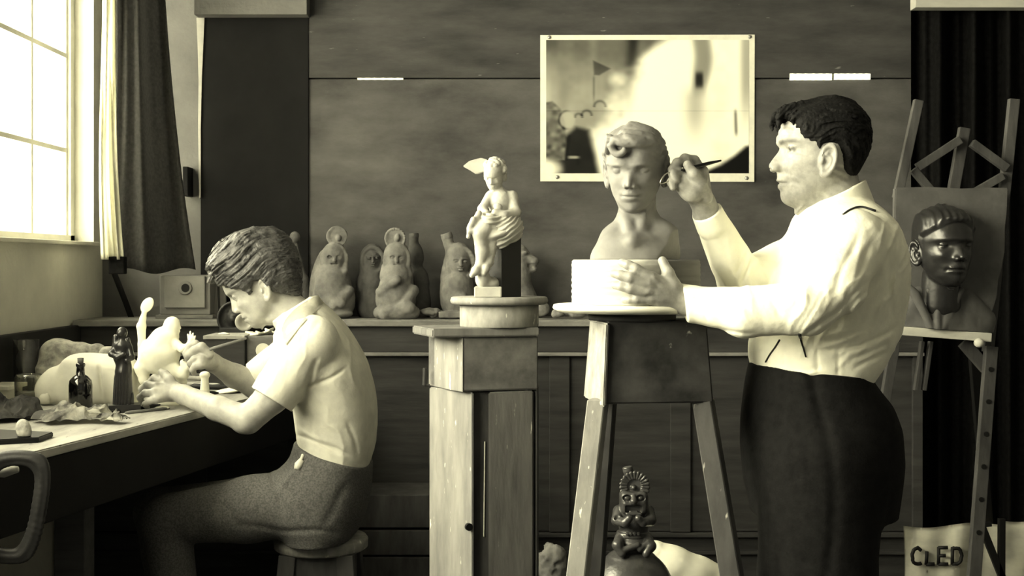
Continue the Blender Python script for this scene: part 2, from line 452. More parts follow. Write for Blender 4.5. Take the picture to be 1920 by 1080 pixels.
                v.ell(Cn + le * sg * 9.0 * k + fe2 * 3 * k - ue * 3 * k, np.array((7.5, 7, 13)) * k, Me, 3 * k, 's')
                v.ell(Cn + le * sg * 9.0 * k - fe2 * 3 * k + ue * 15 * k, np.array((6, 5, 8)) * k, Me, 3 * k, 's')
                v.ell(Cn + le * sg * 5 * k + fe2 * 10 * k - ue * 4 * k, np.array((4, 5, 6)) * k, Me, 2 * k)      # tragus
                v.ell(Cn + le * sg * 4 * k + fe2 * 3 * k - ue * 26 * k, np.array((8, 5, 8)) * k, Me, 3 * k)      # lobe
    def lips(s, v, f0, fat=1.0):
        k = s.k; M = np.stack([s.F, s.L, s.U], 1)
        for du, rf, ru, w in ((4.0, 8, 3.8, 0.86), (-5.2, 9, 4.6, 0.74)):
            v.ell(s.at(f0 - 5 - (0 if du > 0 else 2), 0, s.mouth + du), np.array((rf, s.lipw * w, ru * fat)) * k, M, 3 * k)
    def tint(s, brow=0.35, lip=0.8, iris=0.2, stubble=1.0, white=1.0):
        def fn(X, Y, Z):
            f, l, u = s.loc(X, Y, Z); al = np.abs(l); ef, eu, el = s.eye
            t = np.ones_like(f); inb = (f > 30) & (u > -95) & (u < 100) & (al < 80)
            b = np.exp(-((u - eu - 17 - 3 * np.exp(-((al - 36) / 14) ** 2) + 4) / 4.2) ** 4) * sstep(9, 16, al) * sstep(62, 48, al) * sstep(40, 55, f)
            t = t * (1 - (1 - brow) * b * inb)
            m = np.exp(-((u - s.mouth + 1) / 7.5) ** 4) * sstep(s.lipw + 1, s.lipw - 6, al) * (f > 60)
            t = t * (1 - (1 - lip) * m * inb)
            c = ((al - el) ** 2 + (u - eu) ** 2)
            eyeh = (c < 12.2 ** 2) & (f > ef - 9) & (u < eu + 4) & (u > eu - 5) & inb
            ir = sstep(46, 26, c) * eyeh
            t = t * (1 - (1 - s.white) * eyeh); t = t * (1 - (1 - iris) * ir)
            sb = sstep(-8, -30, u) * sstep(10, 40, f) * sstep(-95, -70, u + 0) * inb
            t = t * (1 - (1 - stubble) * sb)
            return t
        return fn

MAN_MID = [(308 - y, 1552 - x) for y, x in ((188, 1550), (193, 1530), (200, 1506), (210, 1487), (220, 1475), (230, 1468), (245, 1462), (256, 1458), (266, 1456), (272, 1459), (278, 1463), (286, 1459), (296, 1451), (306, 1444), (313, 1441), (318, 1446), (321, 1456), (328, 1458), (335, 1456), (340, 1457), (343, 1462), (347, 1458), (352, 1459), (358, 1464), (366, 1464), (375, 1466), (382, 1472), (387, 1482), (392, 1500), (398, 1530))]
MAN_SIDE = [(308 - y, 1552 - x) for y, x in ((188, 1550), (200, 1506), (220, 1475), (245, 1462), (266, 1459), (280, 1464), (300, 1466), (320, 1467), (345, 1470), (366, 1474), (380, 1482), (390, 1502), (398, 1530))]
BOY_MID = [(120, 0), (115, 40), (105, 72), (92, 92), (75, 101), (60, 103), (47, 104), (40, 102), (33, 98), (22, 99), (8, 104), (-4, 109), (-11, 109), (-17, 103), (-21, 90), (-27, 90), (-33, 93), (-39, 93), (-43, 88), (-47, 91), (-54, 88), (-59, 82), (-66, 81), (-74, 80), (-81, 72), (-86, 60), (-91, 30)]
BOY_SIDE = [(120, 0), (105, 72), (75, 100), (47, 102), (30, 95), (10, 90), (-10, 88), (-30, 84), (-55, 78), (-72, 72), (-84, 56), (-91, 30)]

def cloth_sheet(name, fn, nu, nv, m, thick=.004):
    bm = bmesh.new(); g = [[bm.verts.new([float(c) for c in fn(i / nu, j / nv)]) for j in range(nv + 1)] for i in range(nu + 1)]
    for i in range(nu):
        for j in range(nv): bm.faces.new((g[i][j], g[i + 1][j], g[i + 1][j + 1], g[i][j + 1]))
    bmesh.ops.solidify(bm, geom=bm.faces[:], thickness=thick)
    return bm
def rc_cut(v, a, b, p, n, k=4, rnd=0.0):
    """round bar a-b (px, py, D, r_px) with a clean cut at plane p (world), n pointing off the kept part"""
    A = P(*a[:3]); B = P(*b[:3]); ra, rb = R(a[3], a[2]), R(b[3], b[2]); d = B - A; L2 = d @ d; n = np.array(n, float); n /= np.linalg.norm(n)
    m = max(ra, rb) + R(k, a[2]) + 4 * v.h
    def fn(X, Y, Z):
        t = np.clip(((X - A[0]) * d[0] + (Y - A[1]) * d[1] + (Z - A[2]) * d[2]) / L2, 0, 1)
        g = np.sqrt((X - A[0] - t * d[0]) ** 2 + (Y - A[1] - t * d[1]) ** 2 + (Z - A[2] - t * d[2]) ** 2) - (ra + (rb - ra) * t)
        return np.maximum(g, (X - p[0]) * n[0] + (Y - p[1]) * n[1] + (Z - p[2]) * n[2])
    v.apply(fn, np.minimum(A, B) - m, np.maximum(A, B) + m, R(k, a[2]))

def drape(ang, wl, amp, seed, mask=None, warp=1.0):
    """fine running creases: photograph-plane angle of the crease lines (degrees, 0 = level), wavelength in px, depth in m"""
    ca, sa = math.cos(math.radians(ang)), math.sin(math.radians(ang))
    def fn(x, y, z):
        px = HX + x / (y / FPX); py = HY + (CAMZ - z) / (y / FPX)
        t = px * ca + py * sa; s = -px * sa + py * ca
        ph = s / wl + warp * 1.6 * vnoise(t * .012 + seed, s * .012, y * 6) + .8 * vnoise(t * .03, s * .03 + seed, y * 10)
        w = np.abs(((ph + 50) % 1.0) - .5) * 2
        a = sstep(-.12, .32, vnoise(t * .010 + 3 * seed, s * .022, y * 5 + seed))
        r = -amp * (1 - w) ** 2.2 * a
        return r * (mask(px, py) if mask else 1)
    return fn
def folds(lines, D):
    """soft creases: (px0,py0,px1,py1,width_px,depth_px) drawn as grooves (or ridges) on the cloth facing either way"""
    k = D / FPX
    def fn(x, y, z):
        px = HX + x / (y / FPX); py = HY + (CAMZ - z) / (y / FPX); r = np.zeros_like(px)
        for x0, y0, x1, y1, w, a in lines:
            d = np.array((x1 - x0, y1 - y0), float); L = np.hypot(*d); d /= L
            t = (px - x0) * d[0] + (py - y0) * d[1]; s = (px - x0) * d[1] - (py - y0) * d[0] + 3 * np.sin(t * 0.05 + x0)
            e = sstep(-0.1 * L, 0.25 * L, t) * sstep(1.1 * L, 0.75 * L, t)
            r += a * k * e * np.exp(-(s / w) ** 2)
        return r
    return fn

skin = mat('old_skin', 0.50, 0.61, rough=0.5, scale=45, bump=0.09, bscale=140, attr=True, spec=0.35)
skin2 = mat('young_skin', 0.58, 0.67, rough=0.48, scale=30, bump=0.06, bscale=120, attr=True, spec=0.35)
hairm = mat('dark_hair', 0.06, 0.10, rough=0.75, scale=60, bump=0.2, bscale=220, spec=0.12)
hairm2 = mat('brown_hair', 0.12, 0.30, rough=0.42, scale=40, bump=0.25, bscale=200, spec=0.4)
shirtm = mat('white_shirt_cotton', 0.90, 0.95, rough=0.85, scale=20, bump=0.12, bscale=90, spec=0.1)
shirtm2 = mat('cream_shirt_cotton', 0.80, 0.86, rough=0.85, scale=25, bump=0.12, bscale=110, spec=0.1)
trousm = mat('black_trouser_wool', 0.09, 0.12, rough=0.9, scale=60, bump=0.15, bscale=300, spec=0.1)
trousm2 = mat('tweed_trouser_wool', 0.30, 0.39, rough=0.9, scale=220, bump=0.3, bscale=420, spec=0.1, lo=.4, hi=.6)
leatherm = mat('suspender_webbing', 0.12, 0.16, rough=0.6, scale=60)
shoem = mat('shoe_leather', 0.08, 0.1, rough=0.4, scale=60)

# ================================================================== the standing sculptor
DM = 2.56
def build_man():
    root = thing('person', 'standing man in white shirt and black trousers working on the clay bust', 'person', (P(1530, 0, DM)[0], DM, 0))
    hd = Head(P(1552, 308, DM), (-1, 0.04, 0), (0, 0, 1), DM / FPX, MAN_MID, MAN_SIDE, eye=(77, 26, 32), mouth=-35, lipw=25, lids=1.0, ala=(97, -8), ear_f=13, ear_k=.93)
    v = Vol.px(1140, 176, 1690, 740, 2.28, 2.86, 0.0023)
    hd.carve(v)
    # neck, throat, torso core
    v.prc((1556, 335, DM, 50), (1578, 430, DM, 60), 12)
    v.pel(1512, 372, DM, 36, 22, 34, 20, 16)
    v.prc((1530, 375, DM, 34), (1545, 430, DM, 40), 14)
    v.pel(1580, 520, DM, 80, 130, 150, 0, 20); v.pel(1530, 660, DM, 90, 70, 120, 0, 20)
    for sgn in (-1, 1):
        v.prc((1590, 455, DM + sgn * .15, 45), (1580, 455, DM, 60), 20)
    # near arm and hand
    v.chain([(1595, 458, 2.40, 46), (1515, 585, 2.325, 36), (1400, 582, 2.34, 32), (1310, 570, 2.375, 26), (1288, 567, 2.38, 25)], 10)
    D = 2.356
    for kx, ky in ((1216, 521), (1208, 533), (1206, 546), (1212, 559)):
        v.prc((1285, 566, 2.378, 21), (kx + 6, ky, D + .002, 11), 8)
    v.pel(1234, 545, 2.362, 32, 27, 17, 20, 8); v.chain([(1222, 520, 2.354, 11), (1216, 533, 2.352, 11), (1214, 546, 2.353, 11), (1219, 559, 2.358, 10)], 6)
    fing = [[(1216, 519, 2.350, 11.5), (1192, 504, 2.348, 10), (1178, 497, 2.353, 9), (1166, 492, 2.363, 7.6)],
            [(1208, 531, 2.347, 12), (1182, 521, 2.343, 10.5), (1164, 516, 2.349, 9.2), (1151, 513, 2.360, 7.8)],
            [(1206, 546, 2.348, 11.5), (1182, 541, 2.345, 10), (1166, 537, 2.350, 8.8), (1153, 535, 2.360, 7.6)],
            [(1212, 559, 2.355, 10.5), (1194, 561, 2.352, 8.8), (1182, 562, 2.356, 7.8), (1171, 563, 2.365, 6.8)]]
    for f in fing: v.chain(f, 3)
    v.chain([(1276, 556, 2.375, 19), (1262, 536, 2.366, 14.5), (1253, 512, 2.364, 11), (1242, 489, 2.372, 8.5)], 5)
    for f in fing: v.prc((1262, 562, 2.357, 3.0), (f[0][0] + 10, f[0][1] + 1, f[0][2] - .008, 3.0), 7)   # tendons
    # far arm and hand
    v.chain([(1575, 455, DM + .16, 44), (1388, 525, 2.62, 36), (1325, 402, 2.525, 24), (1322, 388, 2.515, 23)], 10)
    for kx, ky, kd, r in ((1316, 322, 2.50, 13), (1300, 326, 2.485, 13), (1285, 336, 2.475, 13), (1276, 348, 2.47, 12)):
        v.prc((1318, 380, 2.51, 19), (kx, ky, kd, r), 8)
    v.pel(1297, 358, 2.472, 22, 22, 16, -35, 10)                                    # heel of the hand
    v.chain([(1314, 320, 2.505, 11), (1302, 301, 2.500, 9.6), (1284, 297, 2.488, 9), (1270, 309, 2.478, 8)], 3)
    v.chain([(1302, 325, 2.492, 11), (1286, 305, 2.486, 9.6), (1270, 305, 2.476, 9), (1260, 318, 2.470, 8)], 3)
    v.chain([(1286, 336, 2.480, 10.5), (1272, 322, 2.472, 9), (1262, 326, 2.462, 8.5), (1266, 338, 2.458, 7.5)], 3)
    v.chain([(1278, 348, 2.474, 9.5), (1266, 338, 2.468, 8), (1258, 341, 2.46, 7.5), (1262, 351, 2.458, 7)], 3)
    v.chain([(1322, 368, 2.485, 15), (1313, 345, 2.466, 12.5), (1301, 327, 2.457, 10.5), (1289, 309, 2.458, 8.2)], 5)
    v.displace(lambda x, y, z: 0.0005 * fbm(x * 90, y * 90, z * 90) + 0.0007 * np.sin(420 * (z + 0.4 * x)) * (z > 1.46) * (x > .46) * (vnoise(x * 40, y * 40, z * 40) > 0.05), .006)
    tt = hd.tint(brow=0.45, lip=0.78, iris=0.18, stubble=0.80)
    body = v.obj('body', skin, root, tint=tt)
    # ---- hair
    h = Vol.px(1435, 165, 1650, 360, 2.42, 2.70, 0.0017)
    poly = [(1400, 240), (1462, 231), (1482, 229), (1495, 240), (1505, 257), (1516, 266), (1530, 272), (1537, 288), (1543, 276), (1556, 270), (1570, 276), (1580, 296), (1582, 318), (1590, 336), (1604, 348), (1670, 352), (1670, 140), (1400, 140)]
    poly = [((1552 - x), (308 - y)) for x, y in poly]
    def hf(X, Y, Z):
        f, l, u = hd.loc(X, Y, Z); d = poly_sd(poly, f - 14 * sstep(15, 65, np.abs(l)), u)
        th = 11.5 * sstep(2, -14, d) + 1.0
        th = th * (1 - .75 * sstep(85, 125, u))
        return np.maximum(hd.shell(X, Y, Z, th) / hd.k, d) * hd.k * 0.9
    h.apply(hf)
    h.ell(hd.at(-2, 0, 76), np.array((70, 64, 52)) * hd.k, np.stack([hd.F, hd.L, hd.U], 1), 8 * hd.k)
    for i in range(26):                                                             # the unruly forelock
        a = random.random(); l = (random.random() - 0.5) * 100
        f0 = 50 + 20 * a - abs(l) * .25; u0 = 96 + random.uniform(-6, 8) - abs(l) * .12
        pts = [(f0 - 18, l, u0 + 8), (f0 + 8, l, u0 + random.uniform(4, 12)), (f0 + 26 + 8 * a, l + random.uniform(-8, 8), u0 - 2), (f0 + 28 + 12 * a - abs(l) * .1, l + random.uniform(-10, 10), u0 - 14 - 10 * random.random())]
        pts = curve_pts(pts, 7)
        for (p, q), r in zip(zip(pts, pts[1:]), (8, 8, 7.5, 6.5, 5, 3.5)):
            h.rc(hd.at(*p), hd.at(*q), r * hd.k, r * .85 * hd.k, 2.5 * hd.k)
    def hs(x, y, z):
        f, l, u = hd.loc(x, y, z); rho = np.hypot(f + 5, u + 25); th = np.arctan2(u + 25, f + 5)
        w = fbm(f * .02, l * .02, u * .02, 2) * 14
        s = vnoise(rho * .16 + w * .3, l * .13 + w * .2, th * 1.3) * 5.5 + vnoise(rho * .42 + w, l * .36, th * 2.2) * 2.6
        return (s * sstep(-20, 30, u) + vnoise(f * .3, l * .3, u * .3) * 1.6) * hd.k
    h.displace(hs, .012)
    h.obj('hair', hairm, root)
    # ---- shirt
    s = Vol.px(1270, 340, 1700, 735, 2.20, 2.86, 0.0027)
    front = {352: 1560, 375: 1528, 400: 1497, 440: 1487, 480: 1472, 520: 1455, 560: 1440, 600: 1425, 640: 1410, 665: 1409, 690: 1414, 730: 1425}
    back = {352: 1600, 368: 1614, 385: 1638, 410: 1658, 440: 1675, 480: 1686, 520: 1689, 560: 1687, 600: 1682, 625: 1676, 650: 1662, 680: 1648, 704: 1630, 730: 1615}
    wide = {352: 40, 375: 62, 390: 105, 410: 150, 430: 178, 470: 192, 520: 188, 600: 170, 690: 160, 730: 150}
    s.apply(profile_fn(DM, front, back, wide, 2.35, 7))
    cut = P(1282, 566, 2.38)
    s.chain([(1600, 456, DM - .17, 66), (1562, 530, 2.33, 62), (1512, 578, 2.315, 51)], 16)
    s.chain([(1512, 578, 2.315, 51), (1400, 585, 2.335, 47)], 12)
    rc_cut(s, (1400, 585, 2.335, 47), (1270, 566, 2.382, 31), cut, (-1, 0, -0.16), 10)
    rc_cut(s, (1304, 571, 2.37, 36), (1270, 566, 2.382, 34.5), cut, (-1, 0, -0.16), 1)     # cuff band
    s.chain([(1580, 455, DM + .15, 62), (1460, 505, 2.66, 46), (1392, 528, 2.615, 46)], 16)
    rc_cut(s, (1392, 528, 2.615, 46), (1320, 388, 2.515, 25), P(1325, 397, 2.52), P(1322, 385, 2.515) - P(1350, 452, 2.56), 10)
    rc_cut(s, (1336, 422, 2.535, 31), (1320, 388, 2.515, 28), P(1325, 397, 2.52), P(1322, 385, 2.515) - P(1350, 452, 2.56), 1)
    # collar: band, turned-down leaf with a crisp edge
    A, B = P(1556, 340, DM), P(1580, 440, DM)
    n = np.array((0.47, 0, 1.0)); n = np.array((-0.42, 0, 0.9))
    pc = P(1503, 395, DM)
    rc_cut(s, (1557, 335, DM, 60), (1575, 420, DM, 72), pc, P(1535, 340, DM) - P(1557, 384, DM), 3)
    F = folds([(1655, 500, 1560, 620, 7, 3.4), (1640, 450, 1575, 580, 6, 3.0), (1612, 430, 1560, 560, 6, 2.4), (1622, 455, 1590, 560, 7, -2.2), (1640, 520, 1500, 640, 5, 4.2), (1675, 470, 1672, 600, 6, 2),
               (1660, 430, 1670, 560, 6, 2.0), (1600, 660, 1680, 610, 5, 3.2), (1590, 672, 1670, 645, 5, 2.6), (1520, 655, 1640, 650, 5, 3), (1600, 695, 1665, 655, 5, 2.8), (1640, 640, 1560, 690, 6, -2),
               (1410, 470, 1385, 540, 5, 3.4), (1398, 465, 1375, 520, 4, 2.6), (1420, 480, 1400, 530, 4, -2.4), (1330, 620, 1420, 622, 4, 2.4), (1300, 545, 1330, 600, 4, 1.2), (1430, 540, 1470, 600, 6, 1.6),
               (1350, 440, 1370, 500, 8, 1.2), (1500, 430, 1480, 480, 6, 1.6), (1560, 440, 1520, 520, 8, 1.6), (1425, 650, 1440, 690, 4, 1.4), (1470, 645, 1475, 690, 4, 1.6), (1535, 650, 1530, 700, 4, 1.8), (1570, 655, 1575, 705, 4, 1.8)], DM)
    s.displace(lambda x, y, z: F(x, y, z) + 0.0038 * fbm(x * 16 + z * 8, y * 14, z * 9 - x * 4, 3), .012)
    tor = lambda px, py: sstep(1440, 1520, px) * sstep(400, 440, py) * sstep(690, 640, py)
    wst = lambda px, py: sstep(600, 650, py) * sstep(1400, 1430, px)
    slv = lambda px, py: sstep(1530, 1440, px) * sstep(620, 560, py + 0 * px)
    s.displace(drape(118, 26, .0045, 3, tor), .012); s.displace(drape(-18, 22, .0045, 7, wst), .012); s.displace(drape(70, 34, .0030, 11, slv), .012); s.displace(drape(125, 13, .0016, 5, tor), .012)
    shirt = s.obj('shirt', shirtm, root)
    # ---- trousers and shoes
    t = Vol([P(1360, 0, 2.56)[0], 2.28, 0.04], [P(1710, 0, 2.56)[0], 2.86, CAMZ - (665 - HY) * DM / FPX], 0.0050)
    fr = {660: 1413, 690: 1409, 720: 1402, 780: 1394, 840: 1392, 900: 1396, 960: 1410}; bk = {660: 1612, 700: 1616, 725: 1634, 755: 1662, 800: 1680, 860: 1684, 960: 1672}; wd = {660: 168, 720: 178, 800: 185, 860: 180, 960: 150}
    t.apply(profile_fn(DM, fr, bk, wd, 2.3, 8))
    for sg in (-1, 1):
        t.chain([(1540, 860, DM + sg * .10, 118), (1532, 1080, DM + sg * .105, 108), (1520, 1250, DM + sg * .105, 86), (1535, 1660, DM + sg * .11, 62)], 14)
    t.plane(P(1520, 689, DM), (0.105, 0, 1), 0.003)
    t.displace(lambda x, y, z: 0.006 * fbm(x * 9, y * 9, z * 4, 3) + 0.004 * np.exp(-((x - .57 - .02 * np.sin(z * 9)) / .01) ** 2) * (y < DM), .02)
    trousers = t.obj('trousers', trousm, root)
    for sg in (-1, 1):
        sh = Vol([.45, 2.28, -0.002], [.86, 2.82, .16], .006); y = DM + sg * .11
        sh.rc((.53, y, .05), (.66, y, .06), .045, .045, .02); sh.rc((.66, y, .06), (.66, y, .12), .045, .045, .02)
        sh.plane((0, 0, .002), (0, 0, -1)); sh.obj('shoe', shoem, root)
    # ---- suspenders, buttons
    bv = BVHTree.FromObject(shirt, bpy.context.evaluated_depsgraph_get()) if False else None
    off = wloc(root); me = shirt.data
    bv = BVHTree.FromPolygons([tuple(q.co + off) for q in me.vertices], [tuple(p.vertices) for p in me.polygons])
    def hit(px, py, lift=.0015):
        o = Vector((0, 0, CAMZ)); d = (PV(px, py, 2.0) - o).normalized(); r = bv.ray_cast(o, d)
        return None if r[0] is None else r[0] - d * lift
    def strap(name, pts, w0, w1, m):  # flat webbing
        c = [q for q in (hit(*p) for p in curve_pts(pts, 14)) if q is not None]
        if len(c) < 3: return
        bm = bmesh.new(); b_tube(bm, c, [R(w0 + (w1 - w0) * i / (len(c) - 1), 2.45) for i in range(len(c))], 8, .5); bmobj(name, bm, m, root, True)
    strap('suspender_strap', [(1580, 402), (1596, 392), (1615, 388), (1642, 396)], 2.5, 6.0, leatherm)
    strap('suspender_strap', [(1462, 637), (1454, 650), (1444, 664), (1436, 678)], 3.2, 3.2, leatherm)
    strap('suspender_strap', [(1499, 626), (1503, 642), (1507, 655), (1511, 670)], 3.2, 2.2, leatherm)
    return root, hd
man, man_head = build_man()

# ================================================================== the seated boy
DB = 3.45
def build_boy():
    root = thing('person', 'seated boy in short sleeved cream shirt leaning over a white figurine at the bench', 'person', (P(600, 0, DB)[0], DB, 0))
    ca, sa = math.cos(math.radians(27)), math.sin(math.radians(27))
    k = 0.66 * DB / FPX
    hd = Head(P(498, 547, DB), (-ca, -0.03, -sa), (-sa, 0, ca), k, BOY_MID, BOY_SIDE, nose_w=0.9, eye=(84, 22, 31), mouth=-43, lipw=22, lids=3.0, ala=(93, -13), ear_f=-14)
    v = Vol.px(250, 425, 720, 880, 3.14, 3.80, 0.0027)
    hd.carve(v)
    v.prc((524, 560, DB, 32), (572, 612, DB, 38), 10)
    v.pel(512, 596, DB, 20, 13, 24, -20, 10)
    v.pel(600, 700, DB, 60, 90, 80, 0, 20); v.pel(628, 800, DB, 52, 60, 70, 0, 20)
    v.prc((575, 640, DB - .13, 32), (590, 640, DB + .13, 32), 16)
    # near arm: bare from mid upper arm, forearm on the bench
    v.chain([(570, 660, DB - .155, 36), (512, 742, DB - .185, 31), (466, 786, DB - .20, 27)], 8)
    v.chain([(462, 786, DB - .20, 26), (408, 766, DB - .17, 23), (345, 740, DB - .06, 17.5), (326, 734, DB - .03, 17)], 8)
    v.pel(452, 799, DB - .20, 13, 12, 12, 0, 8)
    dh = DB - .02
    for kx, ky, kd in ((304, 716, dh + .01), (294, 725, dh - .02), (290, 737, dh - .04), (294, 748, dh - .05)):
        v.prc((326, 735, dh - .01, 15), (kx, ky, kd, 9), 6)
    v.chain([(304, 716, dh + .01, 8.5), (290, 709, dh + .03, 7.2), (284, 714, dh + .055, 6.5), (290, 724, dh + .07, 5.6)], 3)
    v.chain([(293, 725, dh - .02, 8.5), (276, 721, dh - .005, 7.2), (266, 729, dh + .02, 6.5), (268, 741, dh + .03, 5.6)], 3)
    v.chain([(289, 737, dh - .04, 8.2), (272, 737, dh - .03, 7), (262, 745, dh - .01, 6.2), (266, 755, dh + .005, 5.4)], 3)
    v.chain([(293, 748, dh - .05, 7.6), (280, 752, dh - .05, 6.4), (272, 758, dh - .035, 5.6), (276, 764, dh - .02, 5)], 3)
    v.chain([(326, 726, dh - .01, 11), (318, 712, dh - .01, 9), (310, 702, dh + .01, 7.5), (302, 697, dh + .03, 6)], 4)
    # far arm with the tool
    v.chain([(572, 650, DB + .15, 34), (500, 716, DB + .18, 27), (478, 722, DB + .18, 25)], 8)
    v.chain([(486, 724, DB + .18, 25), (440, 705, DB + .14, 22), (400, 681, DB + .07, 16), (390, 673, DB + .05, 16)], 8)
    de = DB + .03
    for kx, ky, kd in ((372, 655, de), (380, 662, de - .02), (378, 673, de - .035), (376, 684, de - .045)):
        v.prc((394, 676, de + .01, 14), (kx, ky, kd, 9), 6)
    v.chain([(376, 652, de, 8.4), (366, 645, de - .005, 7.4), (356, 650, de - .01, 6.6), (347, 662, de - .015, 5.6)], 3)
    v.chain([(378, 662, de - .02, 8.4), (366, 660, de - .025, 7.2), (357, 666, de - .02, 6.4), (352, 674, de - .015, 5.4)], 3)
    v.chain([(376, 673, de - .035, 8), (364, 674, de - .04, 7), (357, 681, de - .035, 6.2), (360, 689, de - .025, 5.4)], 3)
    v.chain([(376, 684, de - .045, 7.4), (366, 687, de - .05, 6.4), (361, 693, de - .045, 5.6), (364, 700, de - .035, 5)], 3)
    v.chain([(392, 664, de - .025, 10), (378, 650, de - .035, 8.2), (364, 656, de - .03, 7), (350, 668, de - .02, 5.8)], 4)
    v.displace(lambda x, y, z: 0.0008 * fbm(x * 50, y * 50, z * 50), .006)
    v.obj('body', skin2, root, tint=hd.tint(brow=0.45, lip=0.86, iris=0.35))
    # ---- hair: swept-up waves
    h = Vol.px(380, 415, 585, 575, 3.30, 3.62, 0.0018)
    fr = {425: 478, 432: 448, 442: 430, 455: 413, 468: 401, 482: 393, 500: 391, 515: 391, 527: 394, 560: 398}
    bk = {425: 512, 432: 530, 442: 540, 455: 550, 468: 557, 482: 562, 500: 566, 515: 567, 540: 566, 560: 564}
    wd = {425: 24, 432: 36, 445: 46, 460: 54, 480: 59, 510: 60, 535: 58, 560: 44}
    h.apply(profile_fn(DB, fr, bk, wd, 2.2, 3))
    poly = [(388, 528), (402, 530), (413, 525), (422, 534), (434, 539), (450, 537), (460, 538), (466, 547), (477, 549), (483, 540), (485, 529), (499, 525), (513, 536), (520, 546), (532, 548), (548, 551), (570, 561), (600, 565), (600, 400), (370, 400), (370, 528)]
    kk = DB / FPX
    def cutp(X, Y, Z): return poly_sd(poly, HX + X / kk, HY + (CAMZ - Z) / kk) * kk
    h.apply(cutp, op='i', k=.004)
    # hollow under the forelock so the forehead stays bare on both sides
    lock = np.random.RandomState(3)
    for i in range(46):
        l = lock.uniform(-1, 1); a = lock.uniform(0, 1); dd = DB + l * .075
        y0 = 452 + 60 * a
        p0 = (520 - 30 * a, 432 + 66 * a + 10 * abs(l), dd * .6 + DB * .4, 7); p1 = (470 - 18 * a, 430 + 60 * a + 6 * abs(l), dd, 8); p2 = (430 - 6 * a, 450 + 52 * a, dd, 8); p3 = (400 + 10 * a * a, 486 + 38 * a, dd * .9 + DB * .1, 6); p4 = (399 + 14 * a, 505 + 26 * a, dd * .9 + DB * .1, 3.5)
        for q, w in zip(curve_pts([p0, p1, p2, p3, p4], 9), curve_pts([p0, p1, p2, p3, p4], 9)[1:]): h.prc(tuple(q), tuple(w), 2)
    h.prc((425, 520, DB - .05, 11), (445, 530, DB - .062, 9), 4); h.prc((405, 515, DB - .02, 9), (396, 524, DB, 6), 4); h.prc((420, 527, DB + .02, 9), (402, 526, DB + .03, 6), 4)
    def hs(x, y, z):
        px = HX + x / kk; py = HY + (CAMZ - z) / kk; l = (y - DB) / kk
        th = np.arctan2(520 - py, px - 470); rho = np.hypot(px - 470, (py - 520)); w = fbm(px * .02, l * .02, py * .02, 2) * 16
        front = sstep(520, 470, px)
        al = (px - 450) * .77 - (py - 480) * .64; cr = (px - 450) * .64 + (py - 480) * .77; cr = cr - .0022 * al * al + .06 * np.abs(l) + 5 * np.sin(al * .055 + l * .02) + w * .15
        s = vnoise(cr * .13, l * .05, al * .012) * 9 * (.35 + .65 * front) + vnoise(cr * .36, l * .12, al * .022) * 4.6 * (.5 + .5 * front) + vnoise(cr * .85, l * .3, al * .04) * 2.2 + vnoise(px * .2, l * .2, py * .2) * 1.5
        return s * kk * .8
    h.displace(hs, .012)
    h.obj('hair', hairm2, root)
    # ---- shirt
    s = Vol.px(440, 545, 720, 885, 3.10, 3.80, 0.0028)
    fr = {556: 585, 572: 558, 590: 538, 615: 522, 650: 515, 690: 520, 730: 540, 765: 553, 800: 557, 822: 559, 850: 566, 880: 575}
    bk = {556: 592, 566: 603, 580: 620, 600: 638, 620: 653, 650: 672, 680: 688, 710: 697, 740: 703, 770: 706, 800: 706, 830: 703, 858: 696, 880: 688}
    wd = {556: 20, 572: 55, 590: 92, 612: 122, 640: 134, 700: 125, 800: 106, 880: 100}
    s.apply(profile_fn(DB, fr, bk, wd, 2.3, 6))
    rc_cut(s, (585, 640, DB - .15, 50), (500, 762, DB - .19, 43), P(511, 750, DB - .188), P(508, 752, DB - .19) - P(543, 700, DB - .175) + np.array((0.0, 0, -.004)), 14)
    rc_cut(s, (582, 640, DB + .15, 44), (468, 716, DB + .19, 29), P(478, 708, DB + .19), (-1, 0, -.55), 14)
    n = P(548, 560, DB) - P(575, 600, DB)
    rc_cut(s, (530, 566, DB, 38), (580, 622, DB, 50), P(547, 580, DB), n, 3)
    # collar leaf standing off at the nape
    for sg in (-1, 1):
        s.prc((592, 560, DB + sg * .012, 5), (556, 588, DB + sg * .058, 6), 4); s.prc((596, 566, DB + sg * .014, 5), (566, 600, DB + sg * .066, 6), 5); s.prc((556, 588, DB + sg * .058, 5), (532, 622, DB + sg * .05, 4), 4)
    F = folds([(598, 672, 565, 745, 5, 4.0), (650, 690, 560, 735, 3.5, 3.2), (590, 700, 640, 660, 6, 1.2), (556, 815, 640, 850, 4, 3.0), (600, 830, 660, 858, 4, 2.2), (650, 790, 672, 858, 4, 2.0), (560, 800, 600, 830, 4, -2),
               (690, 700, 692, 840, 5, 1.6), (530, 650, 500, 700, 6, 1.4), (560, 640, 530, 720, 6, 1.2), (600, 600, 560, 640, 5, 1.2), (575, 770, 585, 815, 4, 1.4), (640, 620, 675, 700, 7, 1.2)], DB)
    s.displace(lambda x, y, z: F(x, y, z) + 0.003 * fbm(x * 14 + z * 6, y * 13, z * 10, 3), .012)
    bk_ = lambda px, py: sstep(530, 600, px) * sstep(585, 640, py)
    sl_ = lambda px, py: sstep(600, 560, px) * sstep(760, 700, py)
    s.displace(drape(68, 30, .0026, 4, bk_), .012); s.displace(drape(110, 22, .0028, 9, sl_), .012); s.displace(drape(20, 16, .0022, 13, lambda px, py: sstep(770, 830, py)), .012)
    s.obj('shirt', shirtm2, root)
    top = [(527, 622, -.035), (532, 604, -.058), (548, 584, -.070), (570, 567, -.055), (590, 556, -.022), (597, 553, .006), (588, 558, .035), (568, 568, .058), (548, 584, .066)]
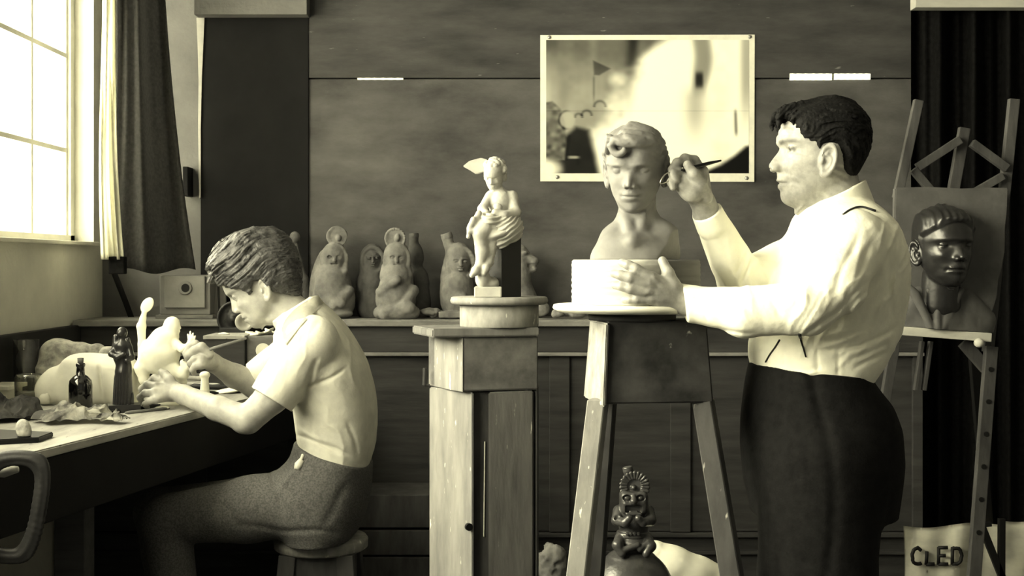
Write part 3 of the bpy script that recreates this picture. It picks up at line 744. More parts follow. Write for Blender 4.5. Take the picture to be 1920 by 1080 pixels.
    bot = [(533, 650, -.085), (547, 632, -.100), (567, 607, -.112), (588, 587, -.090), (603, 573, -.038), (609, 568, .008), (602, 574, .05), (584, 588, .085), (560, 606, .10)]
    tr_ = []
    for o in [c for c in root.children if c.name.split('.')[0] in ('body', 'shirt')]:
        off = wloc(root); tr_.append(BVHTree.FromPolygons([tuple(q.co + off) for q in o.data.vertices], [tuple(f.vertices) for f in o.data.polygons]))
    def surf(px, py, dep, lift):
        if dep > .004: return np.array(P(px, py, DB + dep))
        o = Vector((0, 0, CAMZ)); d = (PV(px, py, 2.0) - o).normalized(); h = [q[0] for q in (t_.ray_cast(o, d) for t_ in tr_) if q[0] is not None and q[0].y > DB - .25]
        if not h: return np.array(P(px, py, DB + dep))
        g = min(h, key=lambda v_: v_.y); return np.array(P(px, py, min(g.y - lift, DB + dep + .03)))
    sm = lambda L: [np.mean(L[max(0, i - 2):i + 3], 0) for i in range(len(L))]
    T = sm([surf(a, b, c, .007) for a, b, c in curve_pts(top, 49)]); Bt = sm([surf(a, b, c, .006) for a, b, c in curve_pts(bot, 49)])
    def colf(u, t):
        i = int(round(u * 48)); a, b = T[i], Bt[i]; o = math.sin(t * math.pi) * .006
        return a + (b - a) * t + np.array((0, -1, .4)) * o * (1 if a[1] < DB else -.5)
    bmobj('collar', cloth_sheet('collar', colf, 48, 8, shirtm2, .0035), shirtm2, root, True)
    # ---- trousers: hips on the stool, thighs forward under the bench, shins down
    t = Vol.px(255, 805, 720, 1330, 3.10, 3.80, 0.0048)
    fr = {815: 556, 850: 548, 880: 520, 920: 500, 960: 500, 1006: 540}; bk = {815: 694, 850: 697, 880: 697, 920: 694, 960: 685, 1000: 668, 1006: 655}; wd = {815: 104, 850: 116, 900: 130, 960: 132, 1006: 118}
    t.apply(profile_fn(DB, fr, bk, wd, 2.4, 8))
    for sg, kx, ky in ((-1, 312, 975), (1, 300, 962)):
        t.chain([(600, 935, DB + sg * .085, 69), (470, 955, DB + sg * .095, 60), (kx, ky, DB + sg * .10, 46)], 12)
        t.chain([(kx, ky, DB + sg * .10, 46), (kx + 22, 1140, DB + sg * .10, 38), (kx + 36, 1290, DB + sg * .10, 32)], 10)
    t.plane(P(625, 846, DB), P(630, 800, DB) - P(613, 850, DB), 0.004)
    F = folds([(500, 880, 535, 960, 6, 4), (515, 900, 560, 930, 5, 3), (560, 880, 510, 930, 6, -3), (430, 985, 640, 1000, 5, 2.5), (540, 850, 530, 900, 6, 2), (660, 900, 600, 990, 8, 2), (400, 930, 470, 1000, 8, 2)], DB)
    t.displace(lambda x, y, z: F(x, y, z) + .005 * fbm(x * 10, y * 9, z * 10, 3), .02)
    tr = t.obj('trousers', trousm2, root)
    off = wloc(root); me = tr.data
    bv = BVHTree.FromPolygons([tuple(q.co + off) for q in me.vertices], [tuple(p.vertices) for p in me.polygons])
    def hit(px, py, lift=.004):
        o = Vector((0, 0, CAMZ)); d = (PV(px, py, 2.0) - o).normalized(); r = bv.ray_cast(o, d)
        return (r[0] - d * lift) if r[0] is not None else PV(px, py, DB - .15)
    bm = bmesh.new(); pts = [hit(*q) for q in ((574, 828), (571, 842), (567, 856), (562, 868))]
    b_tube(bm, pts, [R(3.2, DB)] * 4, 8); b_tube(bm, [hit(566, 862), hit(560, 872), hit(556, 880)], [R(5, DB), R(8, DB), R(5, DB)], 10)
    bmobj('key_fob', bm, mat('pale_fob', .8, .9), root, True)
    for sg, x in ((-1, 350), (1, 338)):
        sh = Vol.px(230, 1250, 420, 1345, 3.10, 3.80, .006)
        sh.prc((x, 1305, DB + sg * .10, 30), (x - 60, 1315, DB + sg * .10, 26), 10); sh.prc((x, 1276, DB + sg * .10, 28), (x, 1305, DB + sg * .10, 30), 10)
        sh.plane(P(0, 1335, DB), (0, 0, -1)); sh.obj('shoe', shoem, root)
    return root, hd
boy, boy_head = build_boy()
# ================================================================== the room
XL, YB, YC = -1.536, 4.80, 4.45          # left wall, back wall, front of the long counter
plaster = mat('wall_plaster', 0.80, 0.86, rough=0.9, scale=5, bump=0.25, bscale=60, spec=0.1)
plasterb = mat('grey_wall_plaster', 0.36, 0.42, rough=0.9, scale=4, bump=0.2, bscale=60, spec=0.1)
floorm = mat('floor_boards', 0.20, 0.28, rough=0.8, scale=6, stretch=(1, 6, 1), spec=0.1)
ceilm = mat('ceiling_paint', 0.55, 0.6, rough=0.9)
boardm = mat('dark_wall_board', 0.20, 0.36, rough=0.75, scale=2.6, stretch=(1, 1, 2.2), bump=0.08, bscale=90, spec=0.2, spots=(0.44, 22, 0.725), lo=.30, hi=.70, detail=12)
boardt = mat('scuffed_wall_board', 0.19, 0.29, rough=0.75, scale=3, stretch=(1, 1, 4), bump=0.08, bscale=90, spec=0.2, spots=(0.44, 15, 0.70), lo=.30, hi=.70, detail=12)
blackm = mat('black_panel', 0.085, 0.11, rough=0.8, scale=6, spec=0.15)
framem = mat('window_paint', 0.86, 0.92, rough=0.5, scale=10)
woodd = mat('dark_counter_wood', 0.17, 0.25, rough=0.6, scale=6, stretch=(.6, 3, 5), bump=0.1, spec=0.25, lo=.3, hi=.7)
woodm = mat('worn_bench_wood', 0.50, 0.66, rough=0.75, scale=5, stretch=(4, .8, 3), bump=0.12, spec=0.2, lo=.3, hi=.7, spots=(0.42, 22, 0.66))
ledgem = mat('dusty_ledge_wood', 0.40, 0.52, rough=0.8, scale=8, stretch=(1, 3, 3), bump=0.12, spec=0.15)
curtm = mat('dark_curtain_cloth', 0.32, 0.38, rough=0.9, scale=80, bump=0.1, bscale=300, spec=0.05)
curtb = mat('black_drape_cloth', 0.10, 0.14, rough=0.9, scale=60, spec=0.05)
linm = mat('white_lining_cloth', 0.88, 0.94, rough=0.9, scale=40, spec=0.05)
paper = mat('cream_paper', 0.84, 0.9, rough=0.7, scale=20, spec=0.15)

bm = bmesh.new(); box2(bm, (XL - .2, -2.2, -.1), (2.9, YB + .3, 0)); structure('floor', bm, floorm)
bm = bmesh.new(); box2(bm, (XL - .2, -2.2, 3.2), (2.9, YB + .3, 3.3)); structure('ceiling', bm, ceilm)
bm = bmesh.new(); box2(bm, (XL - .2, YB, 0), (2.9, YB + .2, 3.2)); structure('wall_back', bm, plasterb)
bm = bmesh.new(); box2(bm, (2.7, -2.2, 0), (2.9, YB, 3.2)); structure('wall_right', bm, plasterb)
# left wall: the seen window, and an added unseen one sized for key light
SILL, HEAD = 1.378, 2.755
W1 = (3.32, 4.70); W_ADDED = (0.1, 3.0)
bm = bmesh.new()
for y0, y1 in ((-2.2, W_ADDED[0]), (W_ADDED[1], W1[0]), (W1[1], YB)): box2(bm, (XL - .2, y0, 0), (XL, y1, 3.2))
for w in (W1, W_ADDED):
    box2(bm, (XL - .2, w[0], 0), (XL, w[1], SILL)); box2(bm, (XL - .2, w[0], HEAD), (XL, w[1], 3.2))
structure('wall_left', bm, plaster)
gl = glassmat('window_glass')
def window(n, w, ys, zs):
    xw = XL - .095
    bm = bmesh.new()
    for y in (w[0] + .018, w[1] - .018): box2(bm, (xw - .025, y - .022, SILL), (xw + .025, y + .022, HEAD))
    for z in (SILL + .016, HEAD - .02): box2(bm, (xw - .025, w[0], z - .02), (xw + .025, w[1], z + .02))
    for y in ys: box2(bm, (xw - .012, y - .008, SILL), (xw + .012, y + .008, HEAD))
    for z in zs: box2(bm, (xw - .013, w[0], z - .008), (xw + .013, w[1], z + .008))
    f = bmobj('window_%d' % n, bm, framem, kind='structure')
    bm = bmesh.new(); box2(bm, (xw - .002, w[0], SILL), (xw + .002, w[1], HEAD)); bmobj('window_pane', bm, gl, f)
    bm = bmesh.new(); box2(bm, (XL - .068, w[0] + .002, SILL - .001), (XL + .025, w[1] - .002, SILL + .012), .003); structure('trim_%d' % n, bm, framem)
window(1, W1, [4.656 - .336 * i for i in range(0, 4)], [SILL + .344 * i for i in (1, 2, 3)])
window(2, W_ADDED, [2.7 - .336 * i for i in range(0, 8)], [SILL + .344 * i for i in (1, 2, 3)])  # unseen window, added toward the camera to bring in front fill

# big board partition: two boards with a seam between
part = thing('board_partition', 'wide dark board partition nailed across the back wall behind the statues', 'partition', (P(1145, 0, YB)[0], YB - .03, 0))
x0, x1 = P(578, 0, YB - .03)[0], P(1712, 0, YB - .03)[0]
zs = P(0, 147.5, YB - .03)[2]
bm = bmesh.new(); box2(bm, (x0, YB - .03, 0.02), (x1, YB - .002, zs - .003), .001); bmobj('board', bm, boardm, part)
bm = bmesh.new(); box2(bm, (x0, YB - .034, zs + .003), (x1, YB - .002, 3.15), .001); bmobj('board', bm, boardt, part)
dayl = emat('daylight', (1, .97, .68, 1), 2.2); dayl2 = emat('faint_daylight', (1, .97, .68, 1), .55)
def slit(label, px0, px1, py0, py1, m):
    a = P(px0, py1, YB - .036); b = P(px1, py0, YB - .036)
    bm = bmesh.new(); n = 16; up = []; dn = []
    for i in range(n + 1):
        x = a[0] + (b[0] - a[0]) * i / n; e = .0004 * math.sin(i * 2.3); up.append((x, b[2] + e)); dn.append((x, a[2] - e))
    b_slab(bm, up + dn[::-1], YB - .0362, YB - .030)
    tag(bmobj('daylight_gap', bm, m), label, 'gap', )
slit('left half of the bright glowing slot in the dark board wall above the man', 1481, 1560, 138, 150, dayl)
slit('right half of the bright glowing slot in the dark board wall above the man', 1564, 1632, 138, 149, dayl)
slit('thin bright streak in the board seam left of the pinned picture', 670, 756, 146, 149.5, dayl2)

# black panel with a pale paper edge, and the lintels
bm = bmesh.new(); a = P(377, 0, 4.77); b = P(579, 30, 4.77); box2(bm, (a[0], 4.762, 1.125), (b[0], 4.792, b[2]), .002)
tag(bmobj('blackboard', bm, blackm), 'tall matte black panel against the wall between curtain and board partition', 'panel')
bm = bmesh.new()
ol = [P(*q, 4.755)[[0, 2]] for q in ((368, 33), (383, 33), (381, 80), (378, 150), (376, 240), (376, 370), (373, 372), (371, 240), (372, 150), (370, 80))]
b_slab(bm, ol, 4.757, 4.7615); tag(bmobj('paper_strip', bm, mat('strip_paper', .62, .7)), 'narrow curling pale paper strip along left edge of the black panel', 'paper')
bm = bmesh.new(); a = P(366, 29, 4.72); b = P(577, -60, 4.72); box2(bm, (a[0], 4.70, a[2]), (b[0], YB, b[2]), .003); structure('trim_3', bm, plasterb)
bm = bmesh.new(); a = P(1713, 16, 4.52); box2(bm, (a[0], 4.50, a[2]), (2.7, 4.56, a[2] + .14), .003); structure('trim_4', bm, mat('pale_beam', .62, .7, scale=6, stretch=(1, 3, 3)))

# curtains
def cur(u, t):                        # u across, t from top to bottom
    z = 2.62 + (1.285 - 2.62) * t + .010 * math.sin(u * 9) * (t > .9)
    pl = 216 - 8 * t + 8 * math.sin(3.0 * t) ; pr = 303 + 62 * t ** 1.6 + 8 * max(0, t - .75)
    px = pl + (pr - pl) * u; d = 4.42 + .26 * u + (.030 * math.sin(u * 10 + .8 * math.sin(t * 3)) + .012 * math.sin(u * 23 + t * 2))
    return ((px - HX) / FPX * d, d, z)
bm = cloth_sheet('dark_curtain', cur, 110, 40, curtm)
tag(bmobj('dark_curtain', bm, curtm, smooth=True), 'long dark curtain hanging in the corner right of the window', 'curtain')
def lin(u, t):
    z = 2.62 + (1.325 - 2.62) * t
    pl = 187 + 4 * math.sin(t * 6) + 3 * t; pr = 214 + 2 * math.sin(t * 7) + 12 * t ** 5 + (6 if t > .6 else 10 * t) * math.sin(t * 2)
    px = pl + (pr - pl) * u; d = 4.34 + .05 * u + .022 * math.sin(u * 9 + t * 4) + .01 * math.sin(u * 21 - t * 5)
    return ((px - HX) / FPX * d, d, z)
tag(bmobj('white_curtain', cloth_sheet('white_curtain', lin, 40, 60, linm), linm, smooth=True), 'narrow white curtain lining lit by the window beside the dark curtain', 'curtain')
bm = bmesh.new(); b_tube(bm, [(XL + .03, 4.30, 2.635), (-1.0, 4.78, 2.635)], .012, 12); tag(bmobj('curtain_rod', bm, woodd, smooth=True), 'dark curtain rod above the frame in the corner by the window', 'rod')
bm = bmesh.new(); a = P(345, 368, 4.74); b = P(355, 313, 4.74); box2(bm, (a[0], 4.72, a[2]), (b[0], YB - .001, b[2]), .003); tag(bmobj('wall_switch', bm, blackm), 'small dark upright block on the wall right of the dark curtain', 'switch')
bm = bmesh.new(); b_tube(bm, [P(214, 512, 4.70), P(235, 565, 4.72), P(256, 622, 4.72)], .011, 8); tag(bmobj('wall_pole', bm, blackm, smooth=True), 'thin dark slanting pole leaning in the corner under the curtain', 'pole')
bm = bmesh.new(); a = P(203, 514, 4.36); b = P(232, 481, 4.36); box2(bm, (a[0], 4.36, a[2]), (b[0], 4.40, b[2]), .004); tag(bmobj('curtain_weight', bm, curtb), 'small black cloth block under the hem of the white curtain', 'cloth')
def drp(u, t):
    px = 1708 + 420 * u; d = 4.62 + .035 * math.sin(u * 38 + .4 * math.sin(t * 4)) + .02 * math.sin(u * 83) 
    return ((px - HX) / FPX * d, d, 2.26 + (0.03 - 2.26) * t)
tag(bmobj('black_drape', cloth_sheet('black_drape', drp, 150, 14, curtb), curtb, smooth=True), 'wide black drape hanging in folds behind the easel', 'curtain')

# long counter along the back wall
ct = thing('back_counter', 'long dark wooden counter with a dusty ledge under the row of clay vessels', 'counter', (.35, 4.6, 0))
cx0, cx1 = XL + .012, P(1716, 0, 4.55)[0]
bm = bmesh.new(); box2(bm, (cx0, YC - .012, 1.093), (cx1, YB - .036, 1.115), .004); bmobj('counter_top', bm, ledgem, ct)
bm = bmesh.new(); box2(bm, (cx0, YC + .012, 1.002), (cx1, YC + .035, 1.093), .002); bmobj('apron', bm, woodd, ct)
bm = bmesh.new(); box2(bm, (cx0, YC - .004, .990), (cx1, YC + .035, 1.002), .003); bmobj('moulding', bm, ledgem, ct)
xs = np.linspace(cx0, cx1, 8)
for a, b in zip(xs, xs[1:]):
    bm = bmesh.new(); box2(bm, (a + .002, YC + .03, .375), (b - .002, YC + .05, .99), .002); bmobj('front_panel', bm, woodd, ct)
for x in xs:
    bm = bmesh.new(); box2(bm, (max(x - .035, cx0), YC + .015, .375), (min(x + .035, cx1), YC + .03, .99), .002); bmobj('stile', bm, woodd, ct)
bm = bmesh.new()
for z in (.36, .30): box2(bm, (cx0, YC - .004, z), (cx1, YC + .05, z + .012), .002)
box2(bm, (cx0, YC + .02, 0), (cx1, YC + .05, .36), .002)
bmobj('plinth', bm, woodd, ct)

# ---- window bench
BZ = .923
def edge(D): return -1.01 + (D - 2.53) / .87 * .19
bn = thing('workbench', 'long worn wooden workbench under the window, cluttered with tools and clay', 'workbench', (-1.2, 3.3, 0))
Y0, Y1 = 2.12, 4.42; xl = XL + .004
bm = bmesh.new(); b_prism(bm, [(xl, Y0), (edge(Y0), Y0), (edge(Y1), Y1), (xl, Y1)], BZ - .020, BZ, .003); bmobj('bench_top', bm, woodm, bn)
bm = bmesh.new(); b_prism(bm, [(edge(Y0) - .05, Y0 + .03), (edge(Y0) - .004, Y0 + .03), (edge(Y1) - .004, Y1 - .03), (edge(Y1) - .05, Y1 - .03)], BZ - .16, BZ - .0205, .002); bmobj('apron', bm, blackm, bn)  # black here puts the shade of the bench front into the colour
for y in (Y0 + .06, 2.95, 4.3):
    for x in (xl + .06, edge(y) - .09):
        bm = bmesh.new(); box2(bm, (x - .035, y - .035, 0), (x + .035, y + .035, BZ - .021), .003); bmobj('leg', bm, woodd, bn)
bm = bmesh.new(); box2(bm, (-1.30, 2.95, .06), (-.80, 4.3, .100), .003); bmobj('footboard', bm, woodd, bn)
bm = bmesh.new(); box2(bm, (xl, 2.3, BZ), (xl + .03, 4.75, 1.098), .006); bmobj('backboard', bm, mat('dark_backboard', .12, .18, scale=5, stretch=(3, .6, 3)), bn)

# ================================================================== light
def area(name, loc, rot, sx, sy, power, col=(1, .938, .70)):
    l = bpy.data.lights.new(name, 'AREA'); l.shape = 'RECTANGLE'; l.size = sx; l.size_y = sy; l.energy = power; l.color = col
    o = bpy.data.objects.new(name, l); COL.objects.link(o); o.location = loc; o.rotation_euler = rot; return o
area('window_daylight', (XL - .30, 4.45, 2.2), (0, math.radians(-90), 0), 2.0, 2.9, 280)
area('added_window_fill', (XL - .30, 1.55, 2.2), (0, math.radians(-84), 0), 2.0, 3.0, 640)  # added lamp outside the unseen window, widened for front fill
skym = emat('overcast_sky', (1, .98, .78, 1), 3.0)
bm = bmesh.new(); b_prism(bm, [(-4.0, -4), (-3.95, -4), (-3.95, 16), (-4.0, 16)], -1.0, 7.0); structure('sky_backdrop', bm, skym)
w = bpy.data.worlds.new('sky'); SC.world = w; w.use_nodes = True
w.node_tree.nodes['Background'].inputs[0].default_value = (1, .96, .74, 1); w.node_tree.nodes['Background'].inputs[1].default_value = 0.27

cam = bpy.data.cameras.new('camera'); co = bpy.data.objects.new('camera', cam); COL.objects.link(co)
co.location = (0, 0, CAMZ); co.rotation_euler = (math.radians(90), 0, 0)
cam.sensor_width = 36; cam.lens = 36 * FPX / 1920; cam.shift_y = -(540 - HY) / 1920; cam.clip_start = .05
SC.camera = co
SC.view_settings.view_transform = 'Standard'; SC.view_settings.look = 'None'; SC.view_settings.gamma = 1; SC.view_settings.exposure = 0.0
SC.view_settings.use_curve_mapping = False
# ================================================================== modelling stands, bust, statuette
plasterw = mat('white_plaster', 0.80, 0.88, rough=0.8, scale=9, stretch=(.7, .7, 5), bump=0.12, spec=0.15, lo=.3, hi=.7)
claym = mat('modelling_clay', 0.40, 0.46, rough=0.62, scale=14, bump=0.08, bscale=70, spec=0.3)
ivorym = mat('cream_statuette_plaster', 0.60, 0.68, rough=0.6, scale=20, bump=0.06, spec=0.3)
standm = mat('stained_stand_wood', 0.36, 0.58, rough=0.75, scale=9, stretch=(2, 2, .9), bump=0.15, spec=0.2, spots=(0.82, 28, 0.66), lo=.3, hi=.68)
standl = mat('pale_stand_board', 0.42, 0.56, rough=0.75, scale=8, stretch=(3, 3, .6), bump=0.12, spec=0.2, spots=(0.86, 40, 0.68), lo=.3, hi=.7)
standd = mat('dark_stand_wood', 0.13, 0.26, rough=0.7, scale=10, bump=0.12, spec=0.25, spots=(0.62, 26, 0.68))
slatm = mat('dark_slat_wood', 0.19, 0.27, rough=0.7, scale=12, stretch=(2, 2, .5), spec=0.2)
greyboard = mat('grey_stand_board', 0.34, 0.45, rough=0.75, scale=8, stretch=(3, 3, .6), bump=0.12, spec=0.2, spots=(0.75, 40, 0.70), lo=.3, hi=.7)
stainm = mat('plaster_stained_wood', 0.28, 0.46, rough=0.75, scale=7, bump=0.2, spec=0.2, spots=(0.72, 24, 0.68), lo=.35, hi=.65)
legd = mat('dark_leg_wood', 0.22, 0.32, rough=.75, scale=8, stretch=(2, 2, .6), bump=.12, spots=(.6, 36, .70))
creamchip = mat('chipped_cream_board', 0.44, 0.60, rough=0.8, scale=18, bump=0.3, spec=0.15, spots=(0.45, 30, 0.68))
ebony = mat('black_block', 0.05, 0.07, rough=0.55, scale=20, spec=0.3)

def XY(px, D): q = P(px, 0, D); return (q[0], q[1])
def Zp(py, D): return CAMZ - (py - HY) * D / FPX

# ---- column pedestal
DP = 2.88
pd = thing('pedestal', 'square boarded pedestal with turntable carrying the seated child statuette', 'pedestal', (P(908, 0, DP)[0], 2.95, 0))
zt0, zt1 = Zp(631, DP), Zp(615, DP)
bm = bmesh.new(); b_prism(bm, [XY(773, 3.0), XY(811, 2.84), XY(1012, 2.90), XY(985, 3.12)], zt0, zt1, .003); bmobj('top_board', bm, greyboard, pd)
bm = bmesh.new(); b_prism(bm, [XY(803, 3.03), XY(868, 2.868), XY(1009, 2.915), XY(975, 3.08)], Zp(733, DP), zt0 - .0005, .003); bmobj('collar', bm, stainm, pd)
bm = bmesh.new(); b_prism(bm, [XY(804, 3.03), XY(838, 2.935), XY(867, 2.8665), XY(868.5, 2.8665), XY(869, 2.874), XY(812, 3.035)], Zp(734, DP), zt0 - .001, .001); bmobj('side_board', bm, standl, pd)
bm = bmesh.new(); b_prism(bm, [XY(805, 3.00), XY(886, 2.872), XY(889, 2.884), XY(808, 3.02)], .004, Zp(735, DP) - .0005, .003); bmobj('left_panel', bm, standl, pd, label='pale scratched left board of the pedestal')
bm = bmesh.new(); b_prism(bm, [XY(916, 2.872), XY(1000, 2.915), XY(1000, 2.93), XY(916, 2.886)], .004, Zp(735, DP) - .0005, .003); bmobj('right_panel', bm, greyboard, pd)
bm = bmesh.new(); b_prism(bm, [XY(1001, 2.93), XY(1007, 2.915), XY(1010, 3.05), XY(990, 3.05)], .004, Zp(735, DP) - .0005, .002); bmobj('corner_strip', bm, slatm, pd)
bm = bmesh.new(); b_prism(bm, [XY(884, 2.90), XY(920, 2.90), XY(985, 3.05), XY(830, 3.05)], .004, Zp(736, DP), .002); bmobj('dark_slat', bm, slatm, pd)
bm = bmesh.new(); b_tube(bm, [P(909, 828, 2.897), P(907, 1006, 2.897)], .0014, 6); bmobj('chalk_line', bm, mat('chalk_white', .85, .9), pd)
bm = bmesh.new(); b_lathe(bm, [(0, -.004), (.0085, -.004), (.0085, .004), (0, .004)], P(879, 988, 2.872), 16, axis=(0.45, -1, 0)); bmobj('peg', bm, ebony, pd)
for q in ((798, 700), ):
    bm = bmesh.new(); b_tube(bm, [P(797, 690, 3.0), P(796, 722, 3.0)], .005, 8); b_tube(bm, [P(796, 722, 3.0), P(806, 722, 3.0)], .003, 8); bmobj('latch', bm, slatm, pd)
cxy = P(936, 0, 2.96)
bm = bmesh.new(); k = 2.96 / FPX; b_lathe(bm, [(0, zt1), (73 * k, zt1), (74 * k, zt1 + .002), (74 * k, Zp(570, 2.96)), (0, Zp(570, 2.96))], (cxy[0], cxy[1], 0), 48)
tt = bmobj('turntable_drum', bm, standm, pd, True)
bm = bmesh.new(); z0, z1 = Zp(570.5, 2.96), Zp(556, 2.96)
b_lathe(bm, [(0, z0), (86 * k, z0), (91 * k, z0 + .004), (92 * k, (z0 + z1) / 2), (90 * k, z1 - .002), (87 * k, z1), (0, z1)], (cxy[0], cxy[1], 0), 48); bmobj('turntable_disc', bm, standl, pd, True)
TZ = z1

# ---- seated child statuette on a black block
DC = 2.93
st = thing('child_statuette', 'cream statuette of a seated child with a leaf hat on the pedestal turntable', 'statuette', (P(932, 0, DC)[0], DC, TZ))
v = Vol.px(860, 285, 985, 560, 2.80, 3.06, 0.0013)
kc = 0.27 * DC / FPX
hc = Head(P(928, 331, DC - .002), (-.25, -.85, -.48), (-.05, -.48, .86), kc, BOY_MID, BOY_SIDE, nose_w=1.2, eye=(84, 22, 31), mouth=-43, lipw=18, ears=True, ala=(93, -13))
hc.carve(v)
v.prc((930, 345, DC, 9), (938, 365, DC + .005, 10), 6)
v.pel(938, 378, DC + .005, 25, 24, 24, 8, 8); v.pel(942, 404, DC + .01, 24, 22, 24, 0, 8)
v.chain([(960, 368, DC, 11), (967, 398, DC - .015, 9.5), (945, 404, DC - .040, 8), (928, 398, DC - .045, 6.5)], 5)      # near arm folded
v.pel(934, 388, DC - .036, 9, 7, 6, 20, 4)
v.chain([(918, 368, DC - .005, 9), (904, 392, DC - .02, 8), (912, 400, DC - .035, 6.5)], 5)
v.chain([(950, 422, DC, 26), (908, 428, DC - .05, 17), (900, 436, DC - .055, 14), (904, 470, DC - .045, 12.5), (900, 496, DC - .045, 8.5)], 6)
v.chain([(955, 424, DC, 24), (925, 432, DC - .04, 16), (921, 460, DC - .035, 11.5), (917, 492, DC - .035, 8.5)], 6)
v.chain([(900, 496, DC - .045, 8.5), (892, 508, DC - .055, 8), (885, 516, DC - .062, 5)], 4); v.chain([(917, 490, DC - .035, 8.5), (911, 503, DC - .05, 7.5), (907, 512, DC - .055, 5)], 4)
v.prc((898, 400, DC - .045, 6), (890, 418, DC - .055, 7), 4); v.prc((888, 412, DC - .06, 6), (880, 428, DC - .062, 5), 4); v.prc((882, 424, DC - .062, 4), (878, 444, DC - .06, 4), 4); v.prc((898, 430, DC - .062, 5), (880, 434, DC - .064, 4), 4)
for i in range(60):                                                     # curls
    a = random.uniform(0, 6.28); b = random.uniform(-.15, 1.45); d = np.array((math.cos(a) * math.cos(b), math.sin(a) * math.cos(b), math.sin(b)))
    if d[0] > .25 and b < .75: continue
    v.ell(hc.at(-2 + 72 * d[0] * 1.25, 66 * d[1] * 1.12, 38 + 72 * d[2] * 1.15), (20 * kc,) * 3, None, 5 * kc)
v.pel(936, 440, DC - .012, 36, 12, 46, -16, 6)                           # rock seat under the drape
v.pel(905, 522, DC - .03, 14, 20, 18, 0, 6); v.pel(918, 532, DC - .01, 22, 14, 24, 0, 6)
v.displace(lambda x, y, z: .0005 * fbm(x * 200, y * 200, z * 200, 2), .004)
v.obj('figure', ivorym, st)
v = Vol.px(885, 390, 990, 475, 2.80, 3.06, 0.0013)
v.pel(938, 412, DC - .002, 38, 15, 40, 10, 6); v.pel(945, 432, DC - .014, 33, 26, 40, -10, 10); v.pel(962, 428, DC + .004, 18, 24, 36, 0, 8); v.pel(916, 415, DC - .045, 18, 13, 20, -10, 8); v.pel(938, 452, DC - .03, 14, 14, 16, 0, 8)
cx = P(925, 380, DC)
v.displace(lambda x, y, z: .0017 * np.sin(np.hypot(x - cx[0], z - cx[2]) * 620 + 10 * (x - cx[0]) * 8 + 2.5 * vnoise(x * 60, y * 60, z * 60)) * sstep(.0, .03, cx[2] - z) - .0006, .006)
v.obj('drapery', ivorym, st)
v = Vol.px(862, 290, 925, 335, 2.84, 3.02, 0.0012)
ol = [P(*q, DC)[[0, 2]] for q in ((868, 312), (880, 302), (902, 296), (914, 300), (910, 322), (893, 327), (882, 320))]
bm = bmesh.new(); b_slab(bm, ol, DC - .006, DC + .004); bmesh.ops.bevel(bm, geom=bm.edges[:], offset=.0015, segments=2, affect='EDGES'); bmobj('leaf_hat', bm, ivorym, st)
bm = bmesh.new(); a = P(889, 553, DC - .045); box2(bm, (a[0], DC - .047, TZ), (P(941, 0, DC)[0], DC + .06, Zp(537, DC)), .003); bmobj('base', bm, ivorym, st)
bm = bmesh.new(); b_prism(bm, [XY(917, 2.935), XY(941, 2.895), XY(977, 2.92), XY(977, 2.985), XY(917, 2.985)], TZ, Zp(434, DC), .001); bmobj('black_block', bm, ebony, st, label='tall black block the child sits on')

# ---- sculptor's stand for the bust
DS = 2.50
sd = thing('sculpture_stand', 'splay legged wooden sculpture stand carrying the clay bust', 'stand', (P(1190, 0, DS)[0], DS, 0))
c = P(1185, 0, DS); k = DS / FPX; zt = Zp(570, DS); zb = Zp(585, DS)
bm = bmesh.new(); b_lathe(bm, [(0, zb), (136 * k, zb), (146 * k, zb + .005), (149 * k, (zt + zb) / 2 + .001), (147 * k, zt - .001), (144 * k, zt), (0, zt)], (c[0], c[1], 0), 64); bmobj('turntable', bm, plasterw, sd, True)
bm = bmesh.new(); b_lathe(bm, [(0, Zp(600, DS)), (80 * k, Zp(600, DS)), (82 * k, Zp(597, DS)), (82 * k, zb), (0, zb)], (c[0], c[1], 0), 48); bmobj('turntable_collar', bm, standd, sd, True)
def ring(pxs, Ds, py): return [Vector(P(p, py, D)) for p, D in zip(pxs, Ds)]
def frustum(name, top, bot, zt, zb, m, **kw):
    bm = bmesh.new(); a = [bm.verts.new((p[0], p[1], zt)) for p in top]; b = [bm.verts.new((p[0], p[1], zb)) for p in bot]; n = len(a)
    bm.faces.new(a); bm.faces.new(b[::-1])
    for i in range(n): bm.faces.new((a[i], b[i], b[(i + 1) % n], a[(i + 1) % n]))
    bmesh.ops.bevel(bm, geom=bm.edges[:], offset=.003, segments=2, affect='EDGES')
    return bmobj(name, bm, m, sd, **kw)
z1, z0 = Zp(600, DS), Zp(748, DS)
frustum('head_block', [XY(1108, 2.58), XY(1140, 2.415), XY(1325, 2.44), XY(1300, 2.6)], [XY(1098, 2.58), XY(1134, 2.405), XY(1338, 2.43), XY(1310, 2.61)], z1, z0, standd)
frustum('side_cheek', [XY(1106, 2.57), XY(1137, 2.400), XY(1143, 2.406), XY(1112, 2.59)], [XY(1094, 2.57), XY(1131, 2.390), XY(1137, 2.398), XY(1100, 2.59)], z1 - .002, z0 - .004, creamchip, label='chipped cream painted side of the stand')
